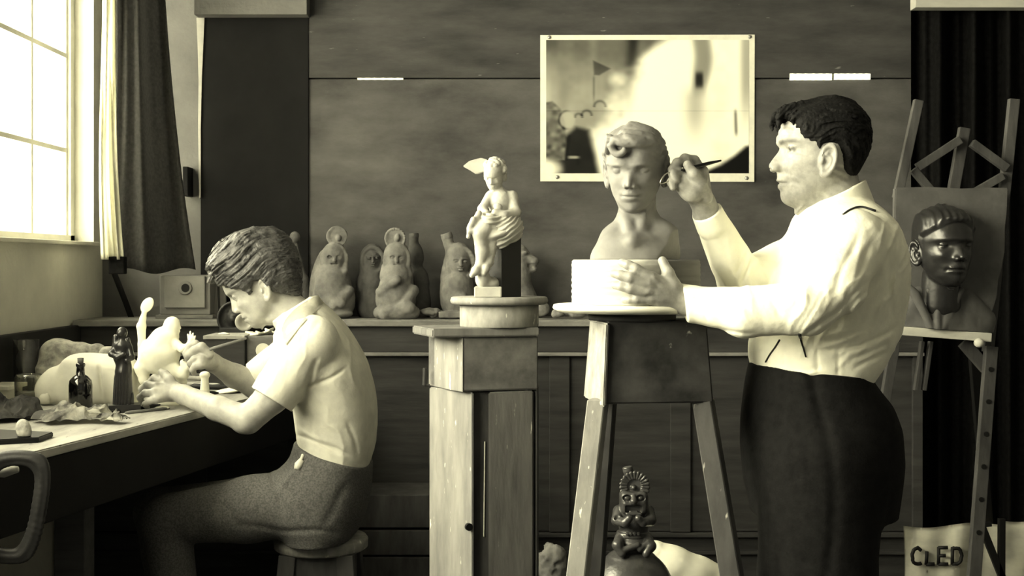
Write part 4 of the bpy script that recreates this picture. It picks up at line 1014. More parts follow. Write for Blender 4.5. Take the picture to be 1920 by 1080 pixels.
def leg(px0, D0, px1, D1, w0, w1, m, py1=1700, lab=None):
    # square tapered leg; px1 is where it crosses the bottom edge of the photograph
    a = P(px0, 752, D0); b1 = P(px1, 1080, D1); d = b1 - a; f = a + d * ((a[2] - 0.002) / (a[2] - b1[2]))
    bm = bmesh.new(); vs = []
    for q, w in ((a, R(w0, D0) / 2), (f, R(w1, D1) / 2)):
        vs.append([bm.verts.new((q[0] + x * w * .95 + y * w * .35, q[1] + y * w * .95 - x * w * .2, q[2] + (.004 if q is a else 0))) for x, y in ((-1, -1), (1, -1), (1, 1), (-1, 1))])
    A, B = vs; bm.faces.new(A); bm.faces.new(B[::-1])
    for i in range(4): bm.faces.new((A[i], B[i], B[(i + 1) % 4], A[(i + 1) % 4]))
    bmesh.ops.bevel(bm, geom=bm.edges[:], offset=.002, segments=1, affect='EDGES')
    return bmobj('leg', bm, m, sd, **({'label': lab} if lab else {}))
leg(1122, 2.43, 1084, 2.36, 34, 40, standl, lab='pale front left leg')
leg(1318, 2.45, 1372, 2.38, 36, 44, legd)
leg(1142, 2.58, 1118, 2.66, 26, 26, slatm); leg(1312, 2.6, 1372, 2.74, 26, 26, slatm)

# ---- plaster drum and clay bust
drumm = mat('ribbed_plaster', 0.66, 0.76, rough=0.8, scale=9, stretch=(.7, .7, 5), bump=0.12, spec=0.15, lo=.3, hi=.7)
def darken_side(m):
    """one side of the drum is darker, with an uneven edge"""
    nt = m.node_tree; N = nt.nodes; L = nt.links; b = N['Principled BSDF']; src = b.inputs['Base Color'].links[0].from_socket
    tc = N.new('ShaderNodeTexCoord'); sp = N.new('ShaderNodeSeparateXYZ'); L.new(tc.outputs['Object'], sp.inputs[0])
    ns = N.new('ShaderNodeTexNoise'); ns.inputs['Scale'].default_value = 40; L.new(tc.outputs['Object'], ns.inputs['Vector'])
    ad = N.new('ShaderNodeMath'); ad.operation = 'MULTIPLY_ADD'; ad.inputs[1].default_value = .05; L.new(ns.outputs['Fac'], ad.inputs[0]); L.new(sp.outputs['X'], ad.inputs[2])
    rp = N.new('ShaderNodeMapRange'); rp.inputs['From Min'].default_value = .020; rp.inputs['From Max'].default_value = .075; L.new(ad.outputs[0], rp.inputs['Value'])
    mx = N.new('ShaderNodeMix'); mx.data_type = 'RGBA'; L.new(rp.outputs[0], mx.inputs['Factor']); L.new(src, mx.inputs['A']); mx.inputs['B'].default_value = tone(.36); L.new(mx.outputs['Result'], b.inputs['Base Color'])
darken_side(drumm)
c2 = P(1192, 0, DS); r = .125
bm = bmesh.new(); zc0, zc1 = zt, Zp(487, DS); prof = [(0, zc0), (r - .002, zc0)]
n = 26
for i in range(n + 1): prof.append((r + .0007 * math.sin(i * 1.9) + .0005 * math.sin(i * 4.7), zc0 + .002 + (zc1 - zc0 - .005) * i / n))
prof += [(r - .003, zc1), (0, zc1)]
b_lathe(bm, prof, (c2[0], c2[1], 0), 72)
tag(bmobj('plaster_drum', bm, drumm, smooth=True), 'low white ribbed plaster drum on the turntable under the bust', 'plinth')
DBU = 2.50
kb = 0.755 * DBU / FPX
v = Vol.px(1090, 222, 1290, 492, 2.36, 2.64, 0.0016)
BUST_MID = [(u, f + (2.0 if -30 < u < 18 else 0)) for u, f in [(308 - y, 1552 - x) for y, x in ((188, 1550), (200, 1508), (212, 1490), (225, 1480), (245, 1473), (262, 1467), (272, 1464), (280, 1466), (290, 1461), (302, 1452), (312, 1446), (318, 1447), (323, 1460), (330, 1461), (336, 1458), (341, 1459), (344, 1463), (349, 1458), (355, 1461), (361, 1468), (368, 1467), (378, 1466), (385, 1472), (391, 1488), (398, 1520))]]
hb = Head(P(1192, 328, DBU + .012), (-.27, -1, -.27), (-.075, -.27, 1), kb, BUST_MID, MAN_SIDE, nose_w=1.0, eye=(73.5, 25, 31), mouth=-36, lipw=22, lids=5.5, ala=(93, -10), socket=8.0)
hb.carve(v); hb.lips(v, 90)
for sg in (-1, 1):                                                     # carved brow edge
    for i in range(6):
        l0, l1 = 13 + 8 * i, 13 + 8 * (i + 1)
        fz = lambda l: 84 - .0085 * l * l - .05 * l
        v.rc(hb.at(fz(l0), sg * l0, 42 - .0022 * (l0 - 20) ** 2), hb.at(fz(l1), sg * l1, 42 - .0022 * (l1 - 20) ** 2), 4.2 * kb, 3.6 * kb, 3 * kb)
v.prc((1196, 365, DBU + .02, 34), (1192, 440, DBU + .02, 36), 8)
v.chain([(1216, 380, DBU + .006, 5), (1203, 428, DBU - .020, 5), (1190, 446, DBU - .034, 4)], 16)                        # sternomastoid
v.chain([(1168, 380, DBU + .008, 5), (1178, 428, DBU - .020, 5), (1186, 446, DBU - .034, 4)], 16)
v.pel(1192, 492, DBU + .01, 86, 62, 56, 0, 16)
v.chain([(1176, 420, DBU + .015, 22), (1152, 448, DBU + .012, 24), (1143, 482, DBU + .01, 26)], 14); v.chain([(1210, 412, DBU + .015, 22), (1244, 446, DBU + .012, 28), (1256, 480, DBU + .01, 30)], 14)
v.prc((1188, 452, DBU - .040, 4), (1246, 440, DBU - .006, 9), 18); v.prc((1184, 452, DBU - .040, 4), (1140, 456, DBU - .004, 8), 18)
# hair: cap + swept waves + curl on the brow
poly = [(150, 70), (92, 76), (84, 60), (70, 50), (52, 52), (40, 40), (30, 30), (34, 14), (26, -2), (34, -14), (0, -28), (-20, -40), (-34, -60), (-120, -60), (-120, 160), (150, 160)]
poly = [(110, 86), (86, 82), (78, 74), (56, 60), (34, 46), (22, 44), (16, 20), (8, 30), (-14, 28), (-28, 10), (-32, -20), (-44, -40), (-120, -44), (-120, 170), (110, 170)]
def hbf(X, Y, Z):
    f, l, u = hb.loc(X, Y, Z); d = poly_sd(poly, f, u); th = 7 * sstep(3, -12, d) + 2 * sstep(60, 110, u)
    return np.maximum(hb.shell(X, Y, Z, th) / kb, d) * kb * .9
v.apply(hbf, P(1194, 320, DBU) - .13, P(1194, 320, DBU) + .13, 3 * kb)
def lock(pts, k=5):
    p = curve_pts([(q[0], -q[1], q[2], q[3]) for q in pts], 16)
    for a, b in zip(p, p[1:]): v.rc(hb.at(*a[:3]), hb.at(*b[:3]), a[3] * kb, b[3] * kb, k * kb)
lock([(58, 40, 98, 11), (80, 24, 101, 14), (87, -2, 100, 15), (82, -28, 97, 14), (60, -52, 88, 12)], 3)
lock([(46, 22, 106, 13), (66, 6, 109, 15), (66, -22, 107, 16), (52, -46, 98, 13), (34, -62, 86, 10)], 3)
lock([(74, -8, 98, 8), (78, -26, 94, 8), (70, -42, 86, 7.5), (56, -54, 76, 6)], 3)
lock([(74, 6, 110, 10), (82, 30, 103, 10), (82, 42, 88, 9), (84, 36, 73, 8.5), (88, 24, 68, 8), (89, 12, 74, 7), (88, 9, 82, 5)], 2.5)       # the curl
lock([(68, 46, 108, 9), (72, 54, 94, 8.5), (68, 58, 80, 7.5), (62, 58, 70, 6)], 4)
lock([(52, 56, 106, 9), (54, 64, 90, 8), (48, 66, 74, 7), (40, 66, 60, 6)], 4)
lock([(80, -4, 104, 10), (80, -18, 95, 9), (76, -30, 88, 7), (70, -38, 82, 5)], 5)
lock([(62, -42, 100, 10), (58, -54, 88, 9), (50, -62, 74, 7), (42, -64, 62, 5)], 5)
lock([(20, 10, 108, 14), (-10, 0, 110, 16), (-40, -10, 98, 14)], 8)
for i in range(9):
    a = -40 + 14 * i; lock([(20 - a * .2, -50, 100 - i * 3, 8), (8 - a * .4, -70, 78 - i * 4, 7.5), (-10 - a * .4, -74, 56 - i * 5, 6)], 3)
    lock([(20 - a * .2, 50, 100 - i * 3, 8), (8 - a * .4, 70, 78 - i * 4, 7.5), (-10 - a * .4, 74, 56 - i * 5, 6)], 3)
def hwave(x, y, z):
    f, l, u = hb.loc(x, y, z); dd = poly_sd(poly, f, u); w = vnoise(f * .02, l * .02, u * .02) * 10
    return (1.7 * np.sin(u * .22 + l * .10 + f * .07 + w) + 1.6 * vnoise(f * .16, l * .16, u * .3)) * sstep(0, -10, dd) * kb
v.displace(hwave, .01)
v.plane((0, 0, zc1 + .0003), (0, 0, -1))
v.plane(P(1110, 450, DBU), (-1, 0, .12)); v.plane(P(1272, 440, DBU + .02), (1, -.15, .1))
v.plane(P(1250, 440, DBU - .035), (.80, -.55, -.22), .001, P(1190, 500, 2.3), P(1300, 418, 2.62))
v.displace(lambda x, y, z: .0007 * fbm(x * 70, y * 70, z * 70, 2), .005)
tag(v.obj('clay_bust', claym), 'grey clay bust of a wavy haired youth facing forward', 'bust')

# ---- tool in the sculptor's hand
tl = thing('modelling_tool', 'dark wire loop modelling tool held at the ear of the bust', 'tool', P(1300, 315, 2.478))
bm = bmesh.new(); b_tube(bm, [P(1352, 301, 2.50), P(1330, 306, 2.492), P(1300, 314, 2.478), P(1268, 322, 2.462)], [.0018, .0036, .0042, .003], 10); bmobj('handle', bm, ebony, tl, True)
bm = bmesh.new(); b_tube(bm, curve_pts([P(1268, 321, 2.462), P(1252, 324, 2.455), P(1242, 333, 2.45), P(1238, 344, 2.45), P(1246, 343, 2.452), P(1258, 336, 2.456), P(1268, 325, 2.462)], 20), .0011, 6); bmobj('wire_loop', bm, mat('steel_wire', .6, .7, rough=.3, metal=.8), tl, True)

# ---- wooden stool under the boy
sl = thing('stool', 'round wooden stool the boy sits on', 'stool', (P(600, 0, DB)[0], DB, 0))
zs1 = Zp(1005, DB); k = DB / FPX
bm = bmesh.new(); b_lathe(bm, [(0, zs1 - .035), (80 * k, zs1 - .035), (87 * k, zs1 - .028), (88 * k, zs1 - .008), (84 * k, zs1), (0, zs1)], (P(602, 0, DB)[0], DB, 0), 48); bmobj('seat', bm, standm, sl, True)
for sx in (-1, 1):
    for sy in (-1, 1):
        bm = bmesh.new(); x = P(602, 0, DB)[0]
        b_beam(bm, (x + sx * .075, DB + sy * .075, zs1 - .034), (x + sx * .12, DB + sy * .12, .003), .045, .045, bev=.003); bmobj('leg', bm, slatm, sl)
bm = bmesh.new(); x = P(602, 0, DB)[0]; b_prism(bm, [(x - .085, DB - .09), (x + .085, DB - .09), (x + .09, DB + .085), (x - .09, DB + .085)], zs1 - .13, zs1 - .035, .003); bmobj('apron', bm, slatm, sl)
# ================================================================== clay vessels on the ledge
potm = mat('dusty_terracotta', 0.36, 0.50, rough=0.85, scale=12, bump=0.18, bscale=70, spec=0.12)
potd = mat('dusky_terracotta', 0.29, 0.38, rough=0.85, scale=12, bump=0.18, bscale=70, spec=0.12)
LZ = 1.1152
def face(v, x, y, D, r, ang=0):
    """small modelled face looking out of the wall: brows, sockets, nose, mouth"""
    k = D / FPX
    def q(dx, dy, out): return (x + dx, y + dy, D - 1.17 * out * k)
    c = [(1.02 * r * math.cos(i * math.pi / 12), .12 * r + 1.22 * r * math.sin(i * math.pi / 12)) for i in range(25)]
    for (a0, b0), (a1, b1) in zip(c, c[1:]): v.prc((*q(a0, b0, .42 * r), .17 * r), (*q(a1, b1, .42 * r), .17 * r), 3)
    for sx in (-1, 1):
        v.pel(*q(sx * .36 * r, -.10 * r, .92 * r), .22 * r, .15 * r, .16 * r, 0, 2, 's')
        v.pel(*q(sx * .36 * r, -.08 * r, .80 * r), .17 * r, .09 * r, .12 * r, 0, 1)
        v.prc((*q(sx * .12 * r, -.28 * r, .92 * r), .07 * r), (*q(sx * .58 * r, -.26 * r, .74 * r), .06 * r), 2)
    v.prc((*q(0, -.22 * r, .90 * r), .08 * r), (*q(0, .22 * r, 1.06 * r), .15 * r), 2)
    v.pel(*q(0, .50 * r, .90 * r), .30 * r, .05 * r, .14 * r, 0, 1, 's')
    v.pel(*q(0, .42 * r, .88 * r), .26 * r, .07 * r, .10 * r, 0, 1); v.pel(*q(0, .60 * r, .84 * r), .22 * r, .08 * r, .10 * r, 0, 1)
def stand_on(v, z=LZ): v.plane((0, 0, z), (0, 0, -1))
def rough(v, a=.0026, f=45): v.displace(lambda x, y, z: a * fbm(x * f, y * f, z * f, 3), .01)
GV = 'clay vessels in a row on the back ledge'
DV = 4.62
def vessel_a():
    v = Vol.px(570, 420, 680, 600, 4.47, 4.76, .0024)
    v.pel(606, 535, DV + .05, 25, 70, 22, 6, 10); v.pel(626, 562, DV, 40, 48, 40, 0, 10); v.pel(624, 525, DV, 32, 34, 34, 0, 10)
    v.pel(627, 486, DV, 25, 30, 26, 0, 5); v.pel(627, 478, DV - .004, 23, 24, 25, 0, 3)
    v.cyl(P(632, 443, DV - .02), P(632, 443, DV + .012), R(19.5, DV)); v.prc((630, 462, DV, 11), (628, 472, DV, 13), 4)
    v.pel(632, 443, DV - .024, 14, 14, 2.4, 0, 2, 's'); v.pel(635, 446, DV - .02, 5, 6, 4, 0, 2)
    face(v, 627, 484, DV, 22)
    v.prc((648, 500, DV - .02, 6), (645, 512, DV - .03, 5), 3); v.prc((604, 505, DV - .02, 6), (648, 508, DV - .03, 5), 4)
    v.prc((600, 545, DV - .05, 9), (640, 570, DV - .075, 8), 6); v.prc((655, 545, DV - .04, 9), (625, 575, DV - .075, 8), 6); v.pel(628, 588, DV - .04, 34, 10, 22, 0, 6)
    rough(v); stand_on(v); tag(v.obj('clay_vessel', potm), 'robed clay figure vessel with a round disc above its head, nearest the boy', 'vessel', GV)
def vessel_b():
    v = Vol.px(660, 445, 735, 600, 4.52, 4.78, .0024); D = 4.69
    v.pel(697, 562, D, 30, 50, 34, 0, 10); v.pel(698, 492, D, 25, 35, 26, 0, 8); v.pel(698, 487, D - .02, 18, 24, 18, 0, 2)
    face(v, 699, 486, D - .020, 20); v.pel(697, 530, D, 28, 30, 30, 0, 10)
    rough(v); stand_on(v); tag(v.obj('clay_vessel', potd), 'hooded clay figure vessel half behind the cross legged one', 'vessel', GV)
def vessel_c():
    v = Vol.px(690, 420, 795, 600, 4.40, 4.72, .0024); D = 4.58
    v.pel(742, 560, D, 38, 46, 38, 0, 10); v.pel(744, 520, D, 30, 34, 32, 0, 10); v.pel(744, 482, D, 25, 31, 26, 0, 5)
    v.cyl(P(741, 447, D - .018), P(741, 447, D + .012), R(20, D)); v.prc((741, 464, D, 11), (742, 472, D, 13), 4); v.pel(741, 447, D - .022, 14, 14, 2.2, 0, 2, 's')
    for i in range(22):
        a = i * 2 * math.pi / 22; v.pel(741 + 18 * math.cos(a), 447 + 18 * math.sin(a), D - .018, 2.4, 2.4, 2.6, 0, 1)
    v.pel(745, 446, D - .02, 5, 7, 4, 0, 2)
    face(v, 744, 485, D, 22)
    v.prc((722, 500, D - .01, 7), (718, 520, D - .02, 6), 4); v.prc((764, 500, D - .01, 7), (768, 516, D - .02, 6), 4)
    v.prc((714, 548, D - .04, 10), (745, 525, D - .07, 8), 5); v.prc((775, 545, D - .03, 11), (760, 572, D - .07, 9), 5)
    v.prc((712, 586, D - .05, 12), (768, 578, D - .07, 12), 5); v.prc((775, 586, D - .05, 12), (722, 590, D - .07, 11), 5)
    v.prc((722, 552, D - .078, 2), (742, 534, D - .085, 2), 1, 's')
    rough(v); stand_on(v); tag(v.obj('clay_vessel', potm), 'cross legged clay figure vessel with a beaded disc above its head', 'vessel', GV)
def vessel_d():
    v = Vol.px(745, 428, 815, 600, 4.55, 4.78, .0024); D = 4.68
    v.prc((776, 444, D, 8.5), (776, 470, D, 9), 3); v.cyl(P(776, 437, D), P(776, 445, D), R(9.5, D)); v.cyl(P(776, 430, D), P(776, 440, D), R(6, D), op='s')
    v.pel(780, 482, D, 15, 24, 16, 0, 8); v.pel(786, 528, D, 19, 30, 20, -6, 8); v.pel(786, 568, D, 22, 34, 24, 0, 10); v.pel(780, 590, D, 26, 12, 24, 0, 6)
    rough(v, .002); stand_on(v); tag(v.obj('clay_vessel', potd), 'tall faceless knobbly clay bottle with a straight spout', 'vessel', GV)
def vessel_e():
    v = Vol.px(815, 428, 905, 600, 4.47, 4.76, .0024); D = 4.62
    v.prc((838, 446, D + .02, 9.5), (848, 478, D + .02, 11), 4); v.cyl(P(836, 437, D + .02), P(839, 447, D + .02), R(10.5, D)); v.cyl(P(835, 432, D + .02), P(837, 442, D + .02), R(7, D), op='s')
    v.pel(860, 487, D, 25, 33, 26, 0, 6); v.pel(840, 520, D + .02, 14, 40, 18, 4, 10); v.pel(858, 558, D, 33, 46, 34, 0, 10); v.pel(858, 530, D, 28, 24, 28, 0, 8)
    face(v, 864, 492, D, 24); v.prc((838, 545, D - .03, 8), (870, 558, D - .062, 6), 6); v.box(P(850, 589, D - .03), (R(26, D), R(30, D), R(6, D)), None, .003, .003)
    rough(v); stand_on(v); tag(v.obj('clay_vessel', potm), 'bald clay figure vessel with a slanting spout beside the pedestal', 'vessel', GV)
def vessel_f():
    v = Vol.px(950, 445, 1030, 600, 4.52, 4.78, .0024); D = 4.66
    v.pel(975, 500, D, 22, 42, 24, 0, 8); v.prc((985, 482, D - .01, 12), (1000, 490, D - .02, 9), 5); v.pel(1003, 490, D - .02, 6, 7, 8, 0, 3)
    v.prc((988, 508, D - .01, 8), (1002, 504, D - .02, 5), 3); v.prc((990, 498, D - .03, 3), (1006, 498, D - .035, 3), 1, 's'); v.pel(984, 474, D - .035, 5, 4, 5, 0, 2)
    v.chain([(976, 520, D, 18), (985, 560, D, 20), (992, 588, D, 26)], 8)
    rough(v); stand_on(v); tag(v.obj('clay_vessel', potm), 'snouted clay animal vessel peeping out right of the black block', 'vessel', GV)
def vessel_g():
    v = Vol.px(530, 425, 590, 600, 4.52, 4.78, .0024); D = 4.68
    v.pel(553, 446, D, 10.5, 12, 11, 0, 3); v.chain([(555, 460, D, 5), (560, 490, D, 6), (568, 525, D, 10), (568, 560, D, 14), (562, 590, D, 18)], 5)
    rough(v); stand_on(v); tag(v.obj('clay_vessel', potd), 'thin dusky clay bottle with a round knob behind the head of the boy', 'vessel', GV)
for f in (vessel_a, vessel_b, vessel_c, vessel_d, vessel_e, vessel_f, vessel_g): f()

# loose lumps on the ledge
def lump(name, label, cat, px, py, D, rx, ry, rd, m, z=LZ, seed=0, amp=.004, group=None, h=.0022):
    v = Vol.px(px - rx - 8, py - ry - 8, px + rx + 8, py + ry + 8, D - R(rd + 10, D), D + R(rd + 10, D), h)
    rs = np.random.RandomState(seed); v.pel(px, py, D, rx * .85, ry * .85, rd * .85, rs.uniform(-15, 15), 4)
    for i in range(5): v.pel(px + rs.uniform(-.5, .5) * rx, py + rs.uniform(-.4, .4) * ry, D + R(rs.uniform(-.4, .4) * rd, D), rx * rs.uniform(.3, .5), ry * rs.uniform(.4, .6), rd * rs.uniform(.3, .5), rs.uniform(-40, 40), 3)
    v.displace(lambda x, y, z: amp * fbm(x * 40 + seed, y * 40, z * 40, 3), .012)
    if z is not None: v.plane((0, 0, z), (0, 0, -1))
    return tag(v.obj(name, m), label, cat, group)
stonem = mat('dusty_stone', .42, .55, rough=.9, scale=20, bump=.2)
lump('clay_scrap', 'crumbled pale clay scrap left of the bald vessel', 'scrap', 806, 585, 4.56, 23, 9, 14, potm, seed=3, amp=.008)
G = 'stones on the ledge by the sculpture stand'
lump('stone', 'dark round stone on the ledge just right of the pedestal turntable', 'stone', 1014, 578, 4.58, 20, 17, 17, stonem, seed=4, group=G)
lump('stone', 'small flat stone on the ledge below the sculpture turntable edge', 'stone', 1046, 588, 4.55, 15, 9, 12, stonem, seed=5, group=G)
lump('stone', 'larger pale stone on the ledge beside the leg of the sculpture stand', 'stone', 1078, 585, 4.56, 20, 13, 16, stonem, seed=6, group=G)
lump('stone', 'small dark stone on the ledge between its two neighbours', 'stone', 1063, 580, 4.66, 9, 13, 10, stonem, seed=7, group=G)

# ================================================================== pinned picture
pc = thing('pinned_picture', 'large white bordered photographic print of a bright hall pinned to the board wall', 'picture', P(1215, 340, YB - .04))
DPX = YB - .036
bm = bmesh.new(); c = [P(1013, 66, DPX), P(1415, 65, DPX), P(1414, 341, DPX), P(1013, 340, DPX)]
b_slab(bm, [q[[0, 2]] for q in c], DPX - .0015, DPX + .0005); bmobj('sheet', bm, paper, pc)
def pic(u, v):
    """tone of the print at (u, v), both 0..1 from the top left"""
    n = fbm(u * 9, v * 7, u * 0, 3); st = vnoise(u * 26, v * 3, v * 0) * .10
    t = .50 + .10 * n + .12 * sstep(.1, .6, v) - .1 * sstep(.3, .0, v)
    edge = .30 + .42 * sstep(1, 0, v) + .0 * u
    bright = sstep(-.10, .06, u - (.50 - .18 * sstep(.0, .55, v) - .12 * sstep(.5, .8, v)) + .10 * n) * sstep(-.05, .06, v + .30 * sstep(.3, .7, u) - .23)
    t = t + (1.0 - t) * bright + st * (1 - bright)
    col = np.exp(-((u - (.765 + .01 * np.sin(v * 12))) / (.045 - .012 * sstep(.2, .45, v))) ** 4) * sstep(.46, .30, v); t = t - .46 * col * bright
    t = t - .28 * np.exp(-((u - .735) / .05) ** 2) * sstep(.30, .45, v) * sstep(.85, .5, v)
    t = t - .4 * np.exp(-((u - .755) / .02) ** 4 - ((v - .30) / .06) ** 4)
    t = t - .34 * sstep(.94, .985, u) * sstep(.75, .3, v) - .10 * np.exp(-((u - .86) / .05) ** 2) * (.5 + n)
    t = t - .5 * np.exp(-((u - .935 - .02 * (v - .6)) / .008) ** 2) * sstep(.5, .56, v) * sstep(.74, .68, v)
    t = t - .24 * np.exp(-((u - .43 + .06 * v) / .03) ** 2) * sstep(.65, .3, v)
    tri = poly_sd([(.232, .155), (.318, .215), (.262, .265), (.236, .262)], u, v) ; t = t - .20 * sstep(.008, -.008, tri)
    t = t - .14 * np.exp(-((u - .235) / .006) ** 2) * sstep(.25, .3, v) * sstep(.5, .4, v)
    cor = poly_sd([(1.05, .78), (.985, .80), (.93, .87), (.86, .94), (.79, .985), (.79, 1.05), (1.05, 1.05)], u, v); t = t + (.06 - t) * sstep(.02, -.02, cor)
    for cx, cy, r in ((.265, .50, .028), (.20, .565, .024), (.16, .58, .018)):
        d = np.hypot((u - cx), (v - cy) * .68); t = t - .20 * np.exp(-((d - r) / .007) ** 2) * (v < cy + .004)
    fl = poly_sd([(-.1, .64), (.10, .72), (.15, .66), (.205, .68), (.235, .86), (.262, 1.05), (-.1, 1.05)], u, v)
    t = t + (.12 + .05 * n - t) * sstep(.03, -.02, fl)
    ch = poly_sd([(-.1, .50), (.03, .46), (.07, .52), (.09, .62), (.10, .78), (.09, .9), (-.1, .92)], u, v)
    t = t + (.36 + .34 * vnoise(u * 40 + 8 * v, v * 30 - 8 * u, u * 0) - t) * sstep(.01, -.01, ch)
    d = np.hypot((u - .105), (v - .60) * .62); t = t + (.66 - t) * .7 * sstep(.044, .030, d); t = t - .16 * np.exp(-((d - .042) / .006) ** 2) * sstep(.13, .09, u)
    for a, b in (((.115, .72), (.10, .90)), ((.155, .86), (.157, .93))):
        L = np.array(b) - np.array(a); q = np.clip(((u - a[0]) * L[0] + (v - a[1]) * L[1]) / (L @ L), 0, 1); t = t - .1 * np.exp(-(np.hypot(u - a[0] - q * L[0], v - a[1] - q * L[1]) / .006) ** 2)
    t = t + (.55 - t) * np.exp(-((u - .135) / .03) ** 4 - ((v - .88) / .012) ** 4)
    t = t + (.92 - t) * sstep(.09, .03, np.hypot(u - .01, (v - .97) * .7) + .02 * n)
    t = t - .08 * np.exp(-((v - .533) / .003) ** 2)
    return np.clip(t, .05, 1)
def print_mesh():
    nu, nv = 300, 200
    x0, x1 = P(1024, 0, DPX)[0], P(1404, 0, DPX)[0]; z0, z1 = P(0, 75, DPX)[2], P(0, 325, DPX)[2]
    u, v = np.meshgrid(np.linspace(0, 1, nu), np.linspace(0, 1, nv), indexing='ij')
    co = np.stack([x0 + (x1 - x0) * u, np.full_like(u, DPX - .0022), z0 + (z1 - z0) * v], -1).reshape(-1, 3)
    I = np.arange(nu * nv).reshape(nu, nv); Q = np.stack([I[:-1, :-1], I[:-1, 1:], I[1:, 1:], I[1:, :-1]], -1).reshape(-1, 4)
    me = bpy.data.meshes.new('print'); me.from_pydata(co.tolist(), [], Q.tolist())
    t = pic(u, v).ravel() ** 2.2; at = me.attributes.new('tint', 'FLOAT_COLOR', 'POINT'); at.data.foreach_set('color', np.stack([t, t, t, np.ones_like(t)], 1).ravel())
    return me
link('print', print_mesh(), mat('print_emulsion', .98, .98, rough=.35, spec=.3, attr=True), pc)
pinm = mat('pin_metal', .55, .7, rough=.35, metal=.6)
for q in ((1030, 70), (1406, 69), (1045, 332), (1400, 334)):
    bm = bmesh.new(); b_lathe(bm, [(0, 0), (.0075, 0), (.006, .003), (0, .0042)], P(*q, DPX - .0016), 16, axis=(0, -1, 0)); bmobj('pin', bm, pinm, pc, True)

# ================================================================== easel with the relief
easelm = mat('grey_easel_wood', .20, .28, rough=.7, scale=8, stretch=(3, 3, .7), bump=.1)
easell = mat('pale_easel_ledge', .66, .78, rough=.7, scale=8, stretch=(.7, 3, 3), bump=.1, spots=(.4, 60, .70))
reliefm = mat('grey_relief_clay', .27, .34, rough=.7, scale=9, bump=.15)
bronzem = mat('dark_bronze', .15, .19, rough=.30, scale=25, spec=.6, metal=.35, bump=.05)
DE = 3.62
es = thing('easel', 'tall grey wooden easel with pegged leg holding the portrait relief', 'easel', (P(1790, 0, DE)[0], DE, 0))
def bar(name, a, b, w, t=.022, m=easelm, D0=DE, D1=None, par=es, **kw):
    D1 = D0 if D1 is None else D1; A, B = P(*a, D0), P(*b, D1); bm = bmesh.new(); b_beam(bm, A, B, R(w, D0), t); return bmobj(name, bm, m, par, **kw)
bar('upright', (1722, 188), (1682, 372), 17); bar('upright', (1901, 186), (1852, 660), 19, D0=DE + .03)
bar('mast', (1808, 240), (1787, 358), 20, D0=DE + .04)
bar('brace', (1800, 262), (1720, 314), 15, D0=DE + .015); bar('brace', (1822, 268), (1888, 316), 15, D0=DE + .01); bar('brace', (1712, 318), (1746, 358), 14, D0=DE + .02); bar('brace', (1880, 330), (1828, 360), 14, D0=DE + .01)
legA, legB = P(1858, 650, DE - .06), P(1826, 1080, DE - .14); d = legB - legA; f = legA + d * ((legA[2] - .012) / (legA[2] - legB[2]))
bm = bmesh.new(); b_beam(bm, legA, f, R(22, DE), .024); lg = bmobj('leg', bm, easelm, es, label='pegged right leg')
for i in range(6):
    q = legA + d * (.10 + .142 * i) + np.array((0, -.0125, 0)); bm = bmesh.new(); b_lathe(bm, [(0, -.002), (R(4.6, DE), -.002), (R(4.6, DE), .002), (0, .002)], q, 14, axis=(0, -1, 0)); bmobj('peg_hole', bm, ebony, lg)
bar('brace', (1806, 642), (1850, 692), 22, D0=DE - .04)
A = P(1678, 640, DE + .03); bm = bmesh.new(); b_beam(bm, A, (A[0] - .16, DE + .10, .012), R(18, DE), .024); bmobj('leg', bm, easelm, es)
A = P(1800, 360, DE + .06); bm = bmesh.new(); b_beam(bm, A, (A[0] + .30, DE + .55, .012), R(18, DE), .024); bmobj('leg', bm, ebony, es)
bar('rail', (1729, 640), (1716, 732), 7, D0=DE + .02); bar('rail', (1745, 640), (1732, 732), 7, D0=DE + .02)
bm = bmesh.new(); ta, tb = P(1655, 617, DE - .06), P(1852, 632, DE - .06); b_beam(bm, ta, tb, .062, R(16, DE), up=(0, 0, 1)); bmobj('ledge', bm, easell, es, label='pale ledge bar of the easel')
bm = bmesh.new(); b_lathe(bm, [(0, -.01), (.012, -.01), (.013, .0), (.009, .012), (0, .014)], P(1836, 643, DE - .10), 16, axis=(0, -1, 0)); bmobj('knob', bm, easell, es, True)

rl = thing('portrait_relief', 'dark relief bust of a man in suit and tie on the easel', 'relief', P(1770, 628, DE - .03))
DR = DE - .035
ol = [(1676, 352), (1740, 351), (1800, 354), (1850, 352), (1888, 353), (1886, 400), (1879, 425), (1882, 470), (1874, 505), (1866, 525), (1868, 555), (1856, 580), (1856, 622), (1760, 618), (1672, 612)]
bm = bmesh.new(); b_slab(bm, [P(*q, DR)[[0, 2]] for q in ol], DR - .012, DR + .012); bmesh.ops.bevel(bm, geom=bm.edges[:], offset=.003, segments=2, affect='EDGES'); bmobj('slab', bm, reliefm, rl)
v = Vol.px(1675, 365, 1880, 628, DR - .19, DR + .01, .0024)
kr = .70 * DR / FPX
hr = Head(P(1765, 478, DR - .042), (.20, -1, -.02), (.03, 0, 1), kr, MAN_MID, MAN_SIDE, eye=(75, 25, 32), mouth=-36, lipw=25, lids=1.5)
hr.carve(v); hr.lips(v, 90)
hpoly = [(120, 84), (82, 86), (70, 68), (48, 56), (30, 46), (22, 46), (18, 14), (8, 28), (-14, 26), (-30, 6), (-120, 0), (-120, 170), (120, 170)]
def hrf(X, Y, Z):
    f, l, u = hr.loc(X, Y, Z); d = poly_sd(hpoly, f, u); th = 6 * sstep(3, -12, d) + 6 * sstep(60, 110, u) + 1.2 * np.sin(l * .35 + f * .06) * sstep(0, -15, d)
    return np.maximum(hr.shell(X, Y, Z, th) / kr, d) * kr * .9
v.apply(hrf, k=.002)
